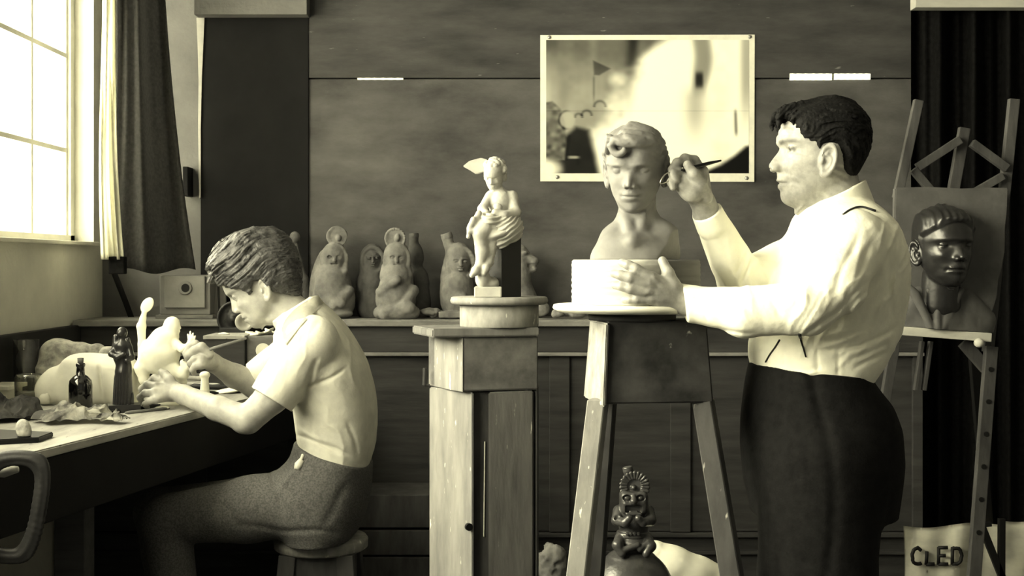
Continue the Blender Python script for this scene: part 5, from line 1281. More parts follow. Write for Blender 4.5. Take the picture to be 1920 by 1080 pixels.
v.prc((1764, 520, DR - .03, 34), (1762, 570, DR - .02, 38), 8)
v.plane((0, DR + .004, 0), (0, 1, 0))
v.obj('head', bronzem, rl)
v = Vol.px(1665, 520, 1880, 634, DR - .15, DR + .01, .0024)
v.pel(1765, 645, DR, 98, 96, 44, 0, 10); v.prc((1722, 560, DR - .004, 24), (1690, 596, DR + .004, 26), 14); v.prc((1808, 562, DR - .004, 22), (1842, 600, DR + .004, 24), 14)
v.prc((1764, 545, DR - .02, 30), (1764, 600, DR - .02, 34), 12)
for x0, y0, x1, y1, sx in ((1712, 540, 1752, 624, 1), (1796, 545, 1764, 624, -1)):                    # lapels
    for w in range(5): v.prc((x0 + sx * w * 3.5 - 6 * sx, y0 + w * 3, DR - .052 - .001 * w, 6), (x1 + sx * w * 1.0 - 3 * sx, y1, DR - .066, 4), 3)
    v.prc((x0 + 12 * sx, y0 + 4, DR - .066, 2.4), (x1 + 4 * sx, y1, DR - .076, 2.4), 1, 's')
v.prc((1760, 562, DR - .060, 7), (1758, 574, DR - .064, 5), 2); v.prc((1758, 576, DR - .060, 6), (1757, 628, DR - .064, 10), 3)
v.prc((1742, 545, DR - .050, 6), (1757, 564, DR - .058, 4), 2); v.prc((1780, 545, DR - .050, 6), (1762, 564, DR - .058, 4), 2)
v.plane((0, DR + .004, 0), (0, 1, 0)); v.plane(P(1765, 617.5, DR - .03), (-.08, 0, -1)); rough(v, .001, 60)
v.obj('suit', reliefm, rl, label='grey clay suit and tie')

# ================================================================== lettered sheet low on the right
DL = 3.95
sg = thing('lettered_sheet', 'white sheet hand lettered in black capitals leaning behind the easel leg', 'sign', P(1810, 1250, DL))
def shf(u, t):
    px = 1694 + 250 * u + 2 * math.sin(t * 5); top = 986 - 4 * u + 4 * math.sin(u * 9) + (-8 if u > .72 else 0) * 1.0; py = top + 240 * t
    return P(px, py, DL + .012 * math.sin(u * 11 + t * 3) + .006 * math.sin(u * 23 + t * 6) + .05 * t * 0)
bmobj('sheet', cloth_sheet('sheet', shf, 80, 30, paper, .003), mat('white_sheet', .80, .90, rough=.9, scale=9, bump=.1, stretch=(1, 1, 2)), sg, True)
inkm = mat('black_lettering', .06, .08, rough=.7)
def stroke(letter, lines, w=3.4):
    bm = bmesh.new()
    for ln in lines:
        c = curve_pts(ln, 3 * len(ln)) if len(ln) > 2 else [np.array(q, float) for q in ln]
        b_tube(bm, [P(q[0] + .6 * math.sin(i * 2.1), q[1] + .7 * math.sin(i * 1.7), DL - .019 + .012 * math.sin((q[0] - 1694) / 250 * 11)) for i, q in enumerate(c)], R(w, DL), 8, )
    bmobj('letter_' + letter, bm, inkm, sg, True)
stroke('c', [[(1727, 1032), (1720, 1027), (1712, 1034), (1711, 1048), (1716, 1057), (1728, 1056)]])
stroke('l', [[(1738, 1034), (1736, 1058)], [(1736, 1058), (1752, 1057)]])
stroke('e', [[(1760, 1026), (1759, 1058)], [(1759, 1027), (1777, 1026)], [(1760, 1042), (1773, 1041)], [(1759, 1058), (1778, 1057)]])
stroke('d', [[(1786, 1026), (1785, 1058)], [(1786, 1027), (1799, 1030), (1803, 1042), (1799, 1055), (1786, 1058)]])
xx = thing('dark_trestle', 'dark crossed wooden trestle struts in front of the white sheet at the right edge', 'trestle', P(1870, 1290, 3.84))
for a, b, w in (((1878, 972), (1876, 1290), 12), ((1838, 980), (1880, 1085), 13), ((1836, 984), (1858, 982), 9)):
    A, B = P(*a, 3.86), P(*b, 3.86); bm = bmesh.new(); b_beam(bm, A, B, R(w, 3.86), .018); bmobj('strut', bm, ebony, xx)

# ================================================================== idol jar and cloth under the stand
glaze = mat('dark_glazed_ceramic', .20, .28, rough=.30, scale=30, spec=.55, bump=.12, bscale=90)
DJ = 2.78
tb = thing('low_crate', 'low wooden crate the idol jar stands on under the sculpture stand', 'crate', (P(1190, 0, 2.85)[0], 2.9, 0))
JZ = Zp(1190, DJ)
bm = bmesh.new()
for x0, x1 in ((1110, 1180), (1182, 1262), (1264, 1330)): box2(bm, (P(x0, 0, 2.9)[0], 2.68, JZ - .022), (P(x1, 0, 2.9)[0], 3.12, JZ), .002)
bmobj('lid', bm, slatm, tb)
for y in (2.70, 3.10):
    bm = bmesh.new(); box2(bm, (P(1114, 0, 2.9)[0], y - .01, .003), (P(1326, 0, 2.9)[0], y + .01, JZ - .022), .002); bmobj('side', bm, slatm, tb)
jr = thing('idol_jar', 'dark glazed globular jar topped by a squatting idol with fan headdress', 'jar', (P(1183, 0, DJ)[0], DJ, JZ))
v = Vol.px(1095, 1020, 1275, 1200, DJ - .13, DJ + .13, .0020)
v.pel(1184, 1112, DJ, 80, 84, 80, 0, 6); v.prc((1184, 1030, DJ, 26), (1184, 1040, DJ, 40), 10); v.plane((0, 0, JZ), (0, 0, -1))
v.displace(lambda x, y, z: .0004 * fbm(x * 60, y * 60, z * 60), .005)
v.obj('globe', glaze, jr)
v = Vol.px(1135, 868, 1245, 1050, DJ - .09, DJ + .08, .0013)
D = DJ
v.pel(1188, 1016, D, 36, 20, 34, 0, 5); v.pel(1188, 985, D, 28, 28, 24, 0, 6); v.pel(1188, 962, D, 30, 18, 22, 0, 6)
v.chain([(1160, 958, D, 11), (1156, 976, D - .02, 9.5), (1172, 980, D - .045, 8), (1180, 972, D - .05, 7)], 3); v.chain([(1216, 958, D, 11), (1221, 976, D - .02, 9.5), (1206, 980, D - .045, 8), (1197, 972, D - .05, 7)], 3)
v.pel(1157, 968, D - .028, 6, 9, 5, 0, 2, 's'); v.cyl(P(1187, 996, D), P(1187, 1004, D), R(31, D)); 
for i in range(4): v.box(P(1176 + 7 * i, 1001, D - .036), (R(2.6, D), R(3, D), R(3, D)), None, .001, .001)
v.chain([(1164, 1010, D - .01, 12), (1158, 1022, D - .04, 10), (1166, 1038, D - .045, 8)], 4); v.chain([(1212, 1010, D - .01, 12), (1220, 1024, D - .04, 10), (1212, 1038, D - .045, 8)], 4)
v.prc((1172, 1030, D - .045, 6), (1196, 1022, D - .045, 6), 3); v.prc((1200, 1030, D - .045, 6), (1216, 1016, D - .04, 6), 3)
v.box(P(1188, 940, D - .005), (R(26, D), R(24, D), R(21, D)), None, .012, .004)
for x in (1176, 1201):
    v.pel(x, 934, D - .030, 8.5, 6, 6, 0, 1.5, 's'); v.pel(x, 934, D - .027, 5.5, 4, 4, 0, 1)
v.prc((1188, 930, D - .03, 4), (1188, 940, D - .036, 6.5), 2); v.prc((1172, 945, D - .03, 3), (1204, 945, D - .03, 3), 2)
v.box(P(1188, 955, D - .032), (R(15, D), R(8, D), R(7, D)), None, .003, .001, 's'); v.prc((1176, 964, D - .03, 3), (1201, 964, D - .03, 3), 2)
v.prc((1182, 959, D - .028, 2.5), (1194, 959, D - .028, 2.5), 1)
v.cyl(P(1190, 912, D - .012), P(1190, 912, D + .012), R(24, D)); v.pel(1190, 912, D - .02, 17, 17, 6, 0, 2, 's'); v.pel(1188, 914, D - .016, 5, 5, 7, 0, 2)
for i in range(15):
    a = math.radians(-200 + 220 * i / 14); v.prc((1190 + 15 * math.cos(a), 912 + 15 * math.sin(a), D - .014, 2.2), (1190 + 26 * math.cos(a), 912 + 26 * math.sin(a), D - .014, 3.4), 1)
v.prc((1178, 884, D + .005, 9), (1182, 900, D + .005, 10), 3); v.cyl(P(1176, 875, D + .005), P(1178, 884, D + .005), R(9.5, D))
v.obj('idol', glaze, jr)
whitecloth = mat('white_cloth', .88, .94, rough=.85, scale=12, bump=.1, spec=.1)
v = Vol.px(1215, 1005, 1360, 1200, 2.86, 3.10, .0034); D = 2.98
v.chain([(1228, 1040, D, 26), (1262, 1062, D, 34), (1305, 1082, D, 36), (1335, 1090, D, 32)], 16); v.pel(1280, 1130, D, 70, 70, 26, 0, 14)
v.plane((0, 0, JZ + .0005), (0, 0, -1)); v.displace(lambda x, y, z: .006 * fbm(x * 14 + z * 10, y * 10, z * 12, 3), .02)
tag(v.obj('white_bundle', whitecloth), 'crumpled white cloth bundle behind the idol jar', 'cloth')
tb2 = lump('plaster_rubble', 'heap of pale broken plaster on the floor between pedestal and sculpture stand', 'rubble', 1036, 1075, 3.6, 34, 64, 40, potm, z=None, seed=11, amp=.02, h=.004)
v = Vol.px(960, 1075, 1110, 1372, 3.45, 3.8, .006); v.box(P(1034, 1250, 3.62), (.055, .10, .19), None, .01, .004); v.plane((0, 0, .002), (0, 0, -1)); v.displace(lambda x, y, z: .004 * fbm(x * 20, y * 20, z * 20), .02)
tag(v.obj('plaster_block', potd), 'upright rough plaster block under the rubble heap', 'block')
G = 'grey boards stacked low behind the stool'
for z0, z1, lab in ((Zp(985, 4.2), Zp(924, 4.2), 'upper grey board lying low behind the stool and pedestal'), (Zp(1036, 4.2), Zp(990, 4.2), 'lower grey board lying low behind the stool and pedestal'), (.001, Zp(1040, 4.2), 'bottom dark board lying on the floor behind the stool')):
    bm = bmesh.new(); box2(bm, (P(668, 0, 4.2)[0], 4.16, z0 + .0005), (P(885, 0, 4.2)[0], 4.40, z1), .003); tag(bmobj('board', bm, slatm), lab, 'board', G)
# ================================================================== things on the bench
def onbench(py): return (CAMZ - BZ) * FPX / (py - HY)
whitem = mat('white_gypsum', .93, .98, rough=.8, scale=14, bump=.1, spec=.15)
sackm = mat('pale_plaster_block', .80, .87, rough=.85, scale=10, bump=.15, spec=.1)
limbm = mat('mottled_plaster', .50, .74, rough=.85, scale=22, bump=.2, spec=.1, lo=.4, hi=.6)
darkglass = mat('dark_bottle_glass', .05, .07, rough=.12, scale=10, spec=.6, coat=.5)
ragm = mat('soiled_rag', .46, .78, rough=.9, scale=16, bump=.3, bscale=90, spec=.05, lo=.40, hi=.60)
ragd = mat('dark_soiled_rag', .22, .40, rough=.9, scale=14, bump=.3, bscale=90, spec=.05, lo=.4, hi=.6)
ironm = mat('dark_iron', .15, .22, rough=.5, scale=20, metal=.3, bump=.1)
toolw = mat('boxwood_tool', .55, .68, rough=.5, scale=30, stretch=(1, 1, 4))
boxm = mat('brown_box_wood', .34, .44, rough=.7, scale=7, stretch=(1, 3, 4), bump=.1)
greym = mat('grey_cupboard_paint', .42, .50, rough=.8, scale=8, bump=.06)

# the white figurine
DW = 3.52
fg = thing('white_figurine', 'bright white unfinished figurine raising a paddle, worked on by the boy', 'figurine', (P(315, 0, DW)[0], DW, BZ))
v = Vol.px(250, 585, 378, 772, DW - .12, DW + .12, .0016); D = DW
v.pel(300, 662, D, 38, 32, 30, 8, 10); v.pel(308, 634, D, 28, 22, 24, -18, 10); v.pel(322, 611, D, 15.5, 18, 16, 10, 5); v.prc((318, 622, D, 10), (310, 634, D, 13), 6)
v.prc((333, 610, D, 4.5), (337, 615, D, 2.6), 2); v.prc((332, 619, D, 3.6), (336, 621, D, 2), 2); v.pel(331, 624, D, 5, 5, 7, 0, 2); v.pel(329, 604, D, 7, 6, 9, 0, 2)
v.chain([(325, 640, D - .01, 9), (342, 654, D - .02, 7), (356, 648, D - .02, 6), (358, 636, D - .02, 5.5)], 4)
for a, b in (((354, 634), (352, 627)), ((357, 632), (357, 622)), ((361, 633), (362, 625)), ((363, 637), (366, 630))): v.prc((*a, D - .02, 2.6), (*b, D - .02, 1.8), 1)
v.chain([(278, 668, D, 15), (266, 690, D, 13), (270, 712, D, 10)], 6); v.chain([(300, 680, D, 26), (320, 700, D, 20), (318, 742, D, 14)], 8)
v.chain([(322, 690, D - .01, 12), (342, 702, D - .015, 11), (350, 690, D - .02, 8), (344, 680, D - .02, 7)], 5); v.pel(335, 715, D, 16, 12, 14, 0, 6)
v.chain([(268, 672, D, 9), (267, 640, D, 7)], 4)
v.displace(lambda x, y, z: .0012 * fbm(x * 60, y * 60, z * 60), .006); v.obj('figure', whitem, fg)
v = Vol.px(250, 550, 300, 680, DW - .05, DW + .05, .0014)
v.chain([(267, 672, D, 8.5), (266, 645, D, 7.5)], 3); v.chain([(266, 645, D, 6.5), (265, 612, D, 8.5), (268, 597, D, 5.5), (271, 585, D, 4.5)], 3)
v.pel(276, 572, D, 10.5, 16, 4, 35, 2); v.obj('paddle', whitem, fg)
bm = bmesh.new(); b_lathe(bm, [(0, BZ), (.030, BZ), (.031, BZ + .006), (.022, BZ + .014), (.020, BZ + .03), (0, BZ + .03)], (P(318, 0, DW)[0], DW, 0), 32); bmobj('base', bm, whitem, fg, True)

# bottle, jar, tumbler
DQ = onbench(768); k = DQ / FPX; q = P(151, 0, DQ)
bt = thing('bottle', 'small dark glass bottle with cork standing before the white plaster block', 'bottle', (q[0], DQ, BZ))
bm = bmesh.new(); b_lathe(bm, [(0, BZ), (19 * k, BZ), (21.5 * k, BZ + .004), (21.5 * k, Zp(722, DQ)), (20 * k, Zp(713, DQ)), (14 * k, Zp(706, DQ)), (8 * k, Zp(702, DQ)), (7.2 * k, Zp(688, DQ)), (8.5 * k, Zp(687, DQ)), (8.8 * k, Zp(683, DQ)), (7.8 * k, Zp(681, DQ)), (0, Zp(681, DQ))], (q[0], DQ, 0), 40); bmobj('glass_body', bm, darkglass, bt, True)
bm = bmesh.new(); b_lathe(bm, [(0, Zp(682, DQ)), (5.2 * k, Zp(682, DQ)), (5.8 * k, Zp(671, DQ)), (0, Zp(670.5, DQ))], (q[0], DQ, 0), 20); bmobj('cork', bm, stainm, bt, True)
DG = onbench(757); k = DG / FPX; q = P(54, 0, DG)
jg = thing('glass_jar', 'clear glass jar half filled with cloudy liquid left of the bottle', 'jar', (q[0], DG, BZ))
bm = bmesh.new(); z1 = Zp(702, DG); b_lathe(bm, [(0, BZ), (20 * k, BZ), (24 * k, BZ + .006), (25.5 * k, BZ + .02), (25.5 * k, z1 - .008), (22.5 * k, z1), (21.5 * k, z1), (24 * k, z1 - .009), (24 * k, BZ + .02), (19 * k, BZ + .006), (0, BZ + .006)], (q[0], DG, 0), 40); bmobj('glass', bm, glassmat('clear_glass', (.94, .94, .9, 1), .35), jg, True)
bm = bmesh.new(); b_lathe(bm, [(0, BZ + .0065), (18.5 * k, BZ + .0065), (23.5 * k, BZ + .02), (23.5 * k, Zp(734, DG)), (0, Zp(734, DG))], (q[0], DG, 0), 40); bmobj('liquid', bm, mat('cloudy_liquid', .42, .46, rough=.2), jg, True)
DT = onbench(738); k = DT / FPX; q = P(49, 0, DT)
tg = thing('tumbler', 'tall dark tumbler standing at the backboard behind the glass jar', 'tumbler', (q[0], DT, BZ))
bm = bmesh.new(); z1 = Zp(637, DT); b_lathe(bm, [(0, BZ), (20 * k, BZ), (21 * k, BZ + .01), (23.5 * k, z1), (22.3 * k, z1), (19.5 * k, BZ + .02), (0, BZ + .016)], (q[0], DT, 0), 40); bmobj('cup', bm, mat('dark_glazed_cup', .16, .22, rough=.22, spec=.6, scale=20), tg, True)

# plaster block, limb
v = Vol.px(60, 655, 275, 775, 3.36, 3.72, .0028); D = 3.56
v.chain([(112, 726, D, 40), (160, 714, D, 46), (205, 710, D, 46)], 16); v.box(P(190, 715, D), (R(66, D), R(50, D), R(40, D)), Matrix.Rotation(math.radians(6), 3, 'Y'), .02, .03)
v.pel(98, 735, D, 30, 30, 40, 0, 12); v.prc((183, 672, D - .075, 3), (196, 765, D - .08, 4), 3, 's'); v.pel(236, 715, D, 26, 45, 46, 0, 12)
rough(v, .003, 18); stand_on(v, BZ); tag(v.obj('plaster_block', sackm), 'big rounded white plaster block lying behind the dark bottle', 'block')
DL2 = 3.86
v = Vol.px(65, 625, 225, 750, DL2 - .10, DL2 + .10, .0026); D = DL2
v.chain([(108, 690, D, 44), (110, 670, D, 34), (150, 664, D, 20), (182, 660, D, 15)], 10); v.chain([(182, 660, D, 16), (186, 665, D, 17)], 3); v.pel(110, 712, D, 34, 30, 34, 0, 10)
rough(v, .003, 30); stand_on(v, BZ); tag(v.obj('plaster_limb', limbm), 'mottled plaster leg cast lying at the back of the bench behind the white block', 'cast')
v = Vol.px(185, 640, 245, 750, 3.74, 3.96, .0026); D = 3.84
v.prc((200, 664, D, 15), (226, 662, D, 13), 5); v.pel(212, 706, D, 20, 40, 26, 0, 8); rough(v, .002, 30); stand_on(v, BZ); tag(v.obj('plaster_fragment', limbm), 'short pale plaster fragment between the leg cast and the dark statuette', 'cast')

# dark statuette
DK = onbench(772); q = P(231, 0, DK)
ks = thing('dark_statuette', 'dark bronze draped statuette on a block base right of the bottle', 'statuette', (q[0], DK, BZ))
bm = bmesh.new(); b_box(bm, (q[0] + .002, DK, BZ + .0105), (R(29, DK), R(22, DK), .0100), .35, .002); bmobj('base', bm, bronzem, ks)
v = Vol.px(195, 605, 265, 775, DK - .06, DK + .06, .0014); D = DK
v.prc((231, 758, D, 19), (231, 700, D, 15), 4); v.pel(232, 690, D, 15, 24, 13, 0, 5); v.pel(228, 668, D, 16, 18, 13, 0, 5); v.pel(229, 624, D, 10, 11, 10, 0, 3); v.prc((229, 634, D, 6), (229, 646, D, 8), 3); v.pel(229, 650, D, 16, 12, 11, 0, 5)
v.chain([(216, 650, D, 6), (209, 664, D - .01, 5.5), (220, 670, D - .022, 5), (232, 664, D - .024, 4.5)], 3); v.chain([(242, 650, D, 6), (247, 670, D - .008, 5.5), (238, 676, D - .022, 5)], 3)
v.prc((217, 632, D + .004, 5), (216, 648, D, 5), 3); v.prc((240, 636, D, 4), (241, 650, D + .004, 5), 3); v.pel(224, 626, D - .009, 4, 5, 4, 0, 2)
v.displace(lambda x, y, z: .0016 * np.sin((x - q[0]) * 900) * sstep(0, .02, Zp(695, D) - z), .005); v.plane((0, 0, BZ + .018), (0, 0, -1))
v.obj('figure', bronzem, ks)

# rags: crumpled sheets of cloth
def rag(name, label, cx, cy, rx, ry, hgt, m, seed, rot=0.0, n=90):
    D = onbench(cy); c = P(cx, cy, D); ca, sa = math.cos(rot), math.sin(rot)
    g = np.linspace(-1, 1, n); U, V = np.meshgrid(g, g, indexing='ij'); rr = np.sqrt(U * U + V * V)
    sq = np.maximum(np.abs(U), np.abs(V)) / np.maximum(rr, 1e-6); U, V = U * sq, V * sq; rr = np.minimum(np.sqrt(U * U + V * V), 1)   # disc
    th = np.arctan2(V, U); e = 1 + .28 * vnoise(np.cos(th) * 2.2 + seed, np.sin(th) * 2.2, th * 0 + seed)
    x = U * rx * e; y = V * ry * e
    q = 1 - 2.2 * np.abs(fbm(U * 2.3 + seed, V * 2.3 - seed, U * 0 + seed, 3)); q2 = 1 - 2 * np.abs(vnoise(U * 5 + seed, V * 5, U * 0 + 2 * seed))
    z = hgt * (1 - rr ** 4) * np.clip(.55 + 1.1 * fbm(U * 2.0 + seed, V * 2.0 + 9, U * 0 + seed, 2) + .34 * np.clip(q, 0, 1) - .15, .06, 1.3) + .005 * np.abs(np.sin(th * 5 + 6 * vnoise(U * 2, V * 2, U * 0 + seed))) * rr ** 2 + .004
    x = x + .02 * fbm(U * 3 + 7, V * 3 + seed, z * 20, 2); y = y + .02 * fbm(U * 3 + seed, V * 3 + 3, z * 20, 2)
    X = c[0] + ca * x - sa * y; Y = c[1] + sa * x + ca * y; Z = BZ + .0045 + z
    def fn(u, t): i, j = int(round(u * (n - 1))), int(round(t * (n - 1))); return (X[i, j], Y[i, j], Z[i, j])
    return tag(bmobj(name, cloth_sheet(name, fn, n - 1, n - 1, m, -.0035), m, smooth=True), label, 'rag')
rag('rag', 'pale crumpled rag lying on the bench front of the bottle', 140, 790, .088, .080, .050, ragm, 2.3, .2)
rag('rag', 'small end of pale cloth trailing toward the dark statuette base', 208, 794, .040, .03, .022, ragm, 6.1)
rag('rag', 'dark soiled cloth crumpled at the left edge of the bench', 14, 786, .09, .085, .058, ragd, 4.7, .4)
lump('clay_lump', 'pale egg shaped clay lump on the tray at the left edge', 'lump', 44, 806, 2.78, 17, 25, 15, ragm, z=BZ + .013, seed=21, amp=.003)
bm = bmesh.new(); Db = 2.80; b_prism(bm, [XY(-40, Db - .08), XY(72, Db - .03), XY(100, Db + .06), XY(-30, Db + .12)], BZ + .0002, BZ + .012, .002); tag(bmobj('tray', bm, ebony), 'flat dark tray at the front left of the bench under the egg shaped lump', 'tray')
bm = bmesh.new(); Dx = onbench(748); box2(bm, (P(-30, 0, Dx)[0], Dx - .04, BZ + .028), (P(27, 0, Dx)[0], Dx + .10, BZ + .040), .002); box2(bm, (P(-28, 0, Dx)[0], Dx - .03, BZ + .0003), (P(20, 0, Dx)[0], Dx + .09, BZ + .028), .002); tag(bmobj('white_tablet', bm, sackm), 'flat white slab at the left edge of the bench beside the jar', 'slab')
lump('clay_pellet', 'small round pale lump between glass jar and plaster block', 'lump', 84, 748, 3.50, 12, 13, 12, sackm, z=BZ + .0002, seed=8, amp=.003)
lump('clay_pellet', 'low dark lump in front of the glass jar', 'lump', 22, 760, 3.36, 34, 12, 20, ragd, z=BZ + .0002, seed=9, amp=.004)

# scattered tools
random.seed(5)
GT = 'modelling tools scattered on the bench by the boy'
def stick(px0, py0, px1, py1, r, m, label, flat=.6, lift=.0):
    D0, D1 = onbench(py0), onbench(py1); a, b = P(px0, py0, D0), P(px1, py1, D1); a[2] = b[2] = BZ + r * flat + .0008 + lift; d = b - a
    bm = bmesh.new(); b_tube(bm, [a, a + d * .1, a + d * .5, a + d * .85, b], [r * .5, r, r * .8, r, r * .3], 10); return tag(bmobj('modelling_tool', bm, m, smooth=True), label, 'tool', GT)
stick(318, 712, 458, 716, .010, toolw, 'long pale wooden tool lying behind the white figurine')
stick(322, 722, 420, 727, .008, toolw, 'wooden tool second from the back beyond the wrist of the boy')
stick(355, 730, 440, 731, .011, ebony, 'thick black handled tool beyond the wrist of the boy')
stick(330, 738, 410, 740, .007, ebony, 'thin black tool nearest the forearm of the boy')
stick(345, 706, 452, 707, .007, stainm, 'brown wooden tool lying farthest back beside the boxes')
stick(190, 780, 300, 762, .006, ebony, 'thin dark tool from statuette base to the hand of the boy')
stick(235, 777, 318, 768, .005, stainm, 'thin brown tool along the front edge of the bench')
stick(205, 765, 282, 758, .005, toolw, 'pale pencil like tool behind the statuette base')
v = Vol.px(395, 715, 480, 760, 3.72, 4.06, .002); D = 3.88; v.pel(432, 732, D, 34, 4.5, 45, -8, 2); v.plane((0, 0, BZ + .0003), (0, 0, -1)); tag(v.obj('palette', whitem), 'white oval palette lying under the far forearm of the boy', 'palette')
v = Vol.px(232, 722, 275, 770, 3.45, 3.66, .0016); D = 3.55; v.pel(254, 745, D, 15, 14, 5, 20, 3); v.pel(252, 752, D, 10, 8, 12, 0, 3); v.plane((0, 0, BZ + .0003), (0, 0, -1)); tag(v.obj('plaster_chip', whitem), 'white plaster chip propped beside the left hand of the boy', 'chip')
v = Vol.px(280, 740, 330, 790, 3.30, 3.56, .0016); D = onbench(768); v.pel(304, 765, D, 14, 4, 12, 0, 3); v.plane((0, 0, BZ + .0003), (0, 0, -1)); tag(v.obj('plaster_chip', whitem), 'flat white plaster chip under the left hand of the boy', 'chip')
v = Vol.px(340, 640, 400, 770, 3.62, 3.95, .002); D = 3.78; v.pel(384, 703, D, 10, 7, 9, 0, 3); v.prc((384, 712, D, 7), (384, 738, D, 9), 4); v.plane((0, 0, BZ + .0003), (0, 0, -1)); tag(v.obj('plaster_peg', whitem), 'small white knobbed plaster piece under the far hand of the boy', 'piece')
tl2 = thing('carving_tool', 'slim dark carving tool held in the far hand of the boy against the figurine', 'tool', P(400, 655, DB))
bm = bmesh.new(); b_tube(bm, [P(342, 676, DW - .02), P(352, 671, DB + .01), P(400, 653, DB - .005), P(462, 634, DB - .02)], [.0012, .003, .0045, .0032], 10); bmobj('handle', bm, stainm, tl2, True)

# boxes and grinder behind the hands
def crate(name, label, cat, px0, px1, py0, py1, D, dep, m, z0=None):
    t = thing(name, label, cat, (P((px0 + px1) / 2, 0, D)[0], D + dep / 2, z0 if z0 is not None else Zp(py1, D)))
    a, b = P(px0, py1, D), P(px1, py0, D); zb = z0 if z0 is not None else a[2]
    return t, a, b, zb
t, a, b, zb = crate('wooden_box', 'brown wooden box with a round pale label behind the forearm of the boy', 'box', 462, 527, 630, 690, 4.12, .16, boxm, BZ + .0005)
bm = bmesh.new(); box2(bm, (a[0], 4.12, zb), (b[0], 4.28, b[2]), .004); bmobj('body', bm, boxm, t)
bm = bmesh.new(); b_lathe(bm, [(0, -.001), (R(13.5, 4.12), -.001), (R(13.5, 4.12), .0012), (0, .0012)], P(493, 657, 4.1195), 32, axis=(0, -1, 0)); bmobj('round_label', bm, paper, t)
v = Vol.px(455, 600, 535, 636, 4.10, 4.30, .0022); D = 4.2
rs = np.random.RandomState(4)
for i in range(9): v.box(P(rs.uniform(470, 520), rs.uniform(622, 627), D + rs.uniform(-.04, .05)), (R(12, D), R(10, D), R(2, D)), Matrix.Rotation(rs.uniform(-.5, .5), 3, 'Y') @ Matrix.Rotation(rs.uniform(0, 3), 3, 'Z'), .001, .001)
v.plane((0, 0, b[2] + .0004), (0, 0, -1)); tag(v.obj('paper_scraps', paper), 'heap of torn white paper scraps on the box with the round label', 'paper')
t, a, b, zb = crate('long_box', 'long low brown box with pale lid edge left of the labelled box', 'box', 385, 459, 636, 690, 4.10, .18, boxm, BZ + .0005)
bm = bmesh.new(); box2(bm, (a[0], 4.10, zb), (b[0], 4.26, b[2]), .003); bmobj('body', bm, woodd, t)
bm = bmesh.new(); box2(bm, (a[0] - .006, 4.093, b[2] + .0003), (b[0] + .002, 4.267, b[2] + .012), .002); bmobj('lid', bm, woodm, t)
lump('clay_scrap', 'small pale scrap lying on the lid of the long box', 'scrap', 420, 627, 4.16, 14, 4, 10, sackm, z=b[2] + .0125, seed=14, amp=.002)
gr = thing('grinding_wheel', 'dark spoked grinding wheel on a stand behind the face of the boy', 'grinder', (P(441, 0, 4.36)[0], 4.36, BZ))
bm = bmesh.new(); c = P(441, 597, 4.34); Rr = R(33, 4.34)
b_lathe(bm, [(0, -.008), (Rr - .008, -.008), (Rr - .008, -.014), (Rr, -.014), (Rr, .014), (Rr - .008, .014), (Rr - .008, .006), (.02, .006), (.02, .014), (0, .014)], c, 48, axis=(0, -1, 0)); bmobj('wheel', bm, ironm, gr, True)
for a in range(6):
    bm = bmesh.new(); e = c + Rr * .62 * np.array((math.cos(a * 1.047 + .3), 0, math.sin(a * 1.047 + .3))); b_lathe(bm, [(0, .004), (.006, .004), (.006, .0075), (0, .0075)], e, 14, axis=(0, -1, 0)); bmobj('bolt', bm, ebony, gr)
bm = bmesh.new(); c2 = P(458, 604, 4.29); Rr = R(17, 4.29); b_lathe(bm, [(0, -.012), (Rr, -.012), (Rr, .010), (Rr - .003, .014), (Rr * .62, .010), (Rr * .40, -.002), (0, -.004)], c2, 40, axis=(.28, -1, 0)); bmobj('pulley', bm, mat('pale_pulley', .6, .7, rough=.5), gr, True)
bm = bmesh.new(); box2(bm, (c[0] - .05, 4.32, BZ + .0004), (c[0] + .05, 4.40, c[2] - .03), .004); bmobj('stand', bm, ironm, gr)
bm = bmesh.new(); b_tube(bm, [(c[0], 4.30, c[2]), (c[0], 4.40, c[2])], .011, 12); bmobj('axle', bm, ironm, gr, True)

# cupboard with a round hole, and boards, on the ledge in the corner
cb = thing('hatch_box', 'grey painted box with a round hole in its door in the corner under the curtain', 'cupboard', (P(350, 0, 4.6)[0], 4.62, LZ))
a, b = P(299, 594, 4.56), P(394, 516, 4.56)
bm = bmesh.new(); box2(bm, (a[0], 4.56, LZ + .014), (b[0], 4.76, b[2]), .004); bmobj('body', bm, greym, cb)
bm = bmesh.new(); box2(bm, (a[0] - .012, 4.55, LZ + .0002), (b[0] + .012, 4.76, LZ + .0135), .002); bmobj('base_rail', bm, ledgem, cb)
a2, b2 = P(308, 577, 4.55), P(384, 518, 4.55); bm = bmesh.new(); box2(bm, (a2[0], 4.549, a2[2]), (b2[0], 4.5595, b2[2]), .002); dr = bmobj('door', bm, mat('pale_grey_paint', .47, .55, rough=.8, scale=8), cb)
bm = bmesh.new(); b_lathe(bm, [(R(6, 4.54), -.001), (R(13, 4.54), -.001), (R(13, 4.54), .003), (R(11, 4.54), .0035), (R(7, 4.54), .001), (R(6, 4.54), .001)], P(347, 540, 4.548), 32, axis=(0, -1, 0)); bmobj('hole_ring', bm, greym, dr, True)
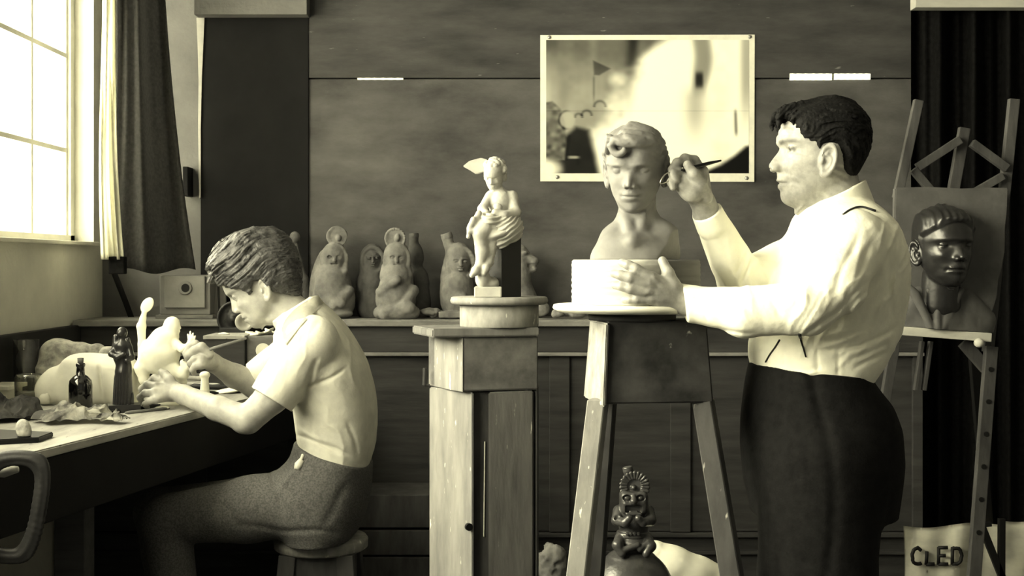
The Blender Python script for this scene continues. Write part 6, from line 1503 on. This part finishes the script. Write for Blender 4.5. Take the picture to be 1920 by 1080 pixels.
bm = bmesh.new(); b_lathe(bm, [(0, -.0005), (R(8, 4.54), -.0005), (R(8, 4.54), .002), (0, .002)], P(348, 540, 4.548), 24, axis=(0, -1, 0)); bmobj('hole', bm, ebony, dr)
GB = 'thin boards standing on the ledge'
for i, (x, w, lab) in enumerate(((404, 9, 'thin upright board standing next to the grey box with the hole'), (418, 11, 'middle one of three thin upright boards behind the forelock of the boy'), (436, 9, 'thin upright board closest to the forehead of the boy'))):
    bm = bmesh.new(); b_beam(bm, (P(x + 2, 0, 4.62)[0], 4.62, LZ + .001), (P(x - 1, 0, 4.66)[0], 4.66, Zp(520 + 4 * i, 4.66)), R(w, 4.62), .012); tag(bmobj('thin_board', bm, greym), lab, 'board', GB)

# clamp hanging on the bench front at the lower left
DCl = 2.42
cl = thing('clamp', 'big dark iron clamp on the near corner of the bench', 'clamp', P(40, 1040, DCl))
path = curve_pts([(-26, 890, DCl), (-8, 868, DCl), (30, 858, DCl), (66, 864, DCl), (80, 890, DCl), (74, 950, DCl), (60, 1010, DCl), (40, 1040, DCl), (5, 1042, DCl), (-30, 1030, DCl)], 48)
v = Vol.px(-60, 835, 110, 1070, DCl - .03, DCl + .03, .0020)
for p, q in zip(path, path[1:]): v.prc((p[0], p[1], p[2], 9), (q[0], q[1], q[2], 9), 2); 
for p, q in zip(path, path[1:]): v.box((P(*p) + P(*q)) / 2, (R(13, DCl), .006, R(13, DCl)), None, .003, .003)
v.obj('frame', ironm, cl)
bm = bmesh.new(); b_tube(bm, [P(-27, 1060, DCl), P(-27, 985, DCl)], .007, 12); b_tube(bm, [P(-45, 1056, DCl), P(-9, 1056, DCl)], .004, 8); bmobj('screw', bm, ironm, cl, True)
bm = bmesh.new(); b_lathe(bm, [(0, 0), (.016, 0), (.017, .008), (0, .010)], P(-27, 985, DCl), 20); bmobj('pad', bm, ironm, cl, True)
bm = bmesh.new(); b_tube(bm, [P(-70, 878, DCl + .05), P(8, 884, DCl + .03), P(34, 880, DCl + .03)], [.012, .012, .006], 12); sx = tag(bmobj('chisel', bm, toolw, smooth=True), 'pale chisel handle poking over the bench edge behind the clamp', 'tool')
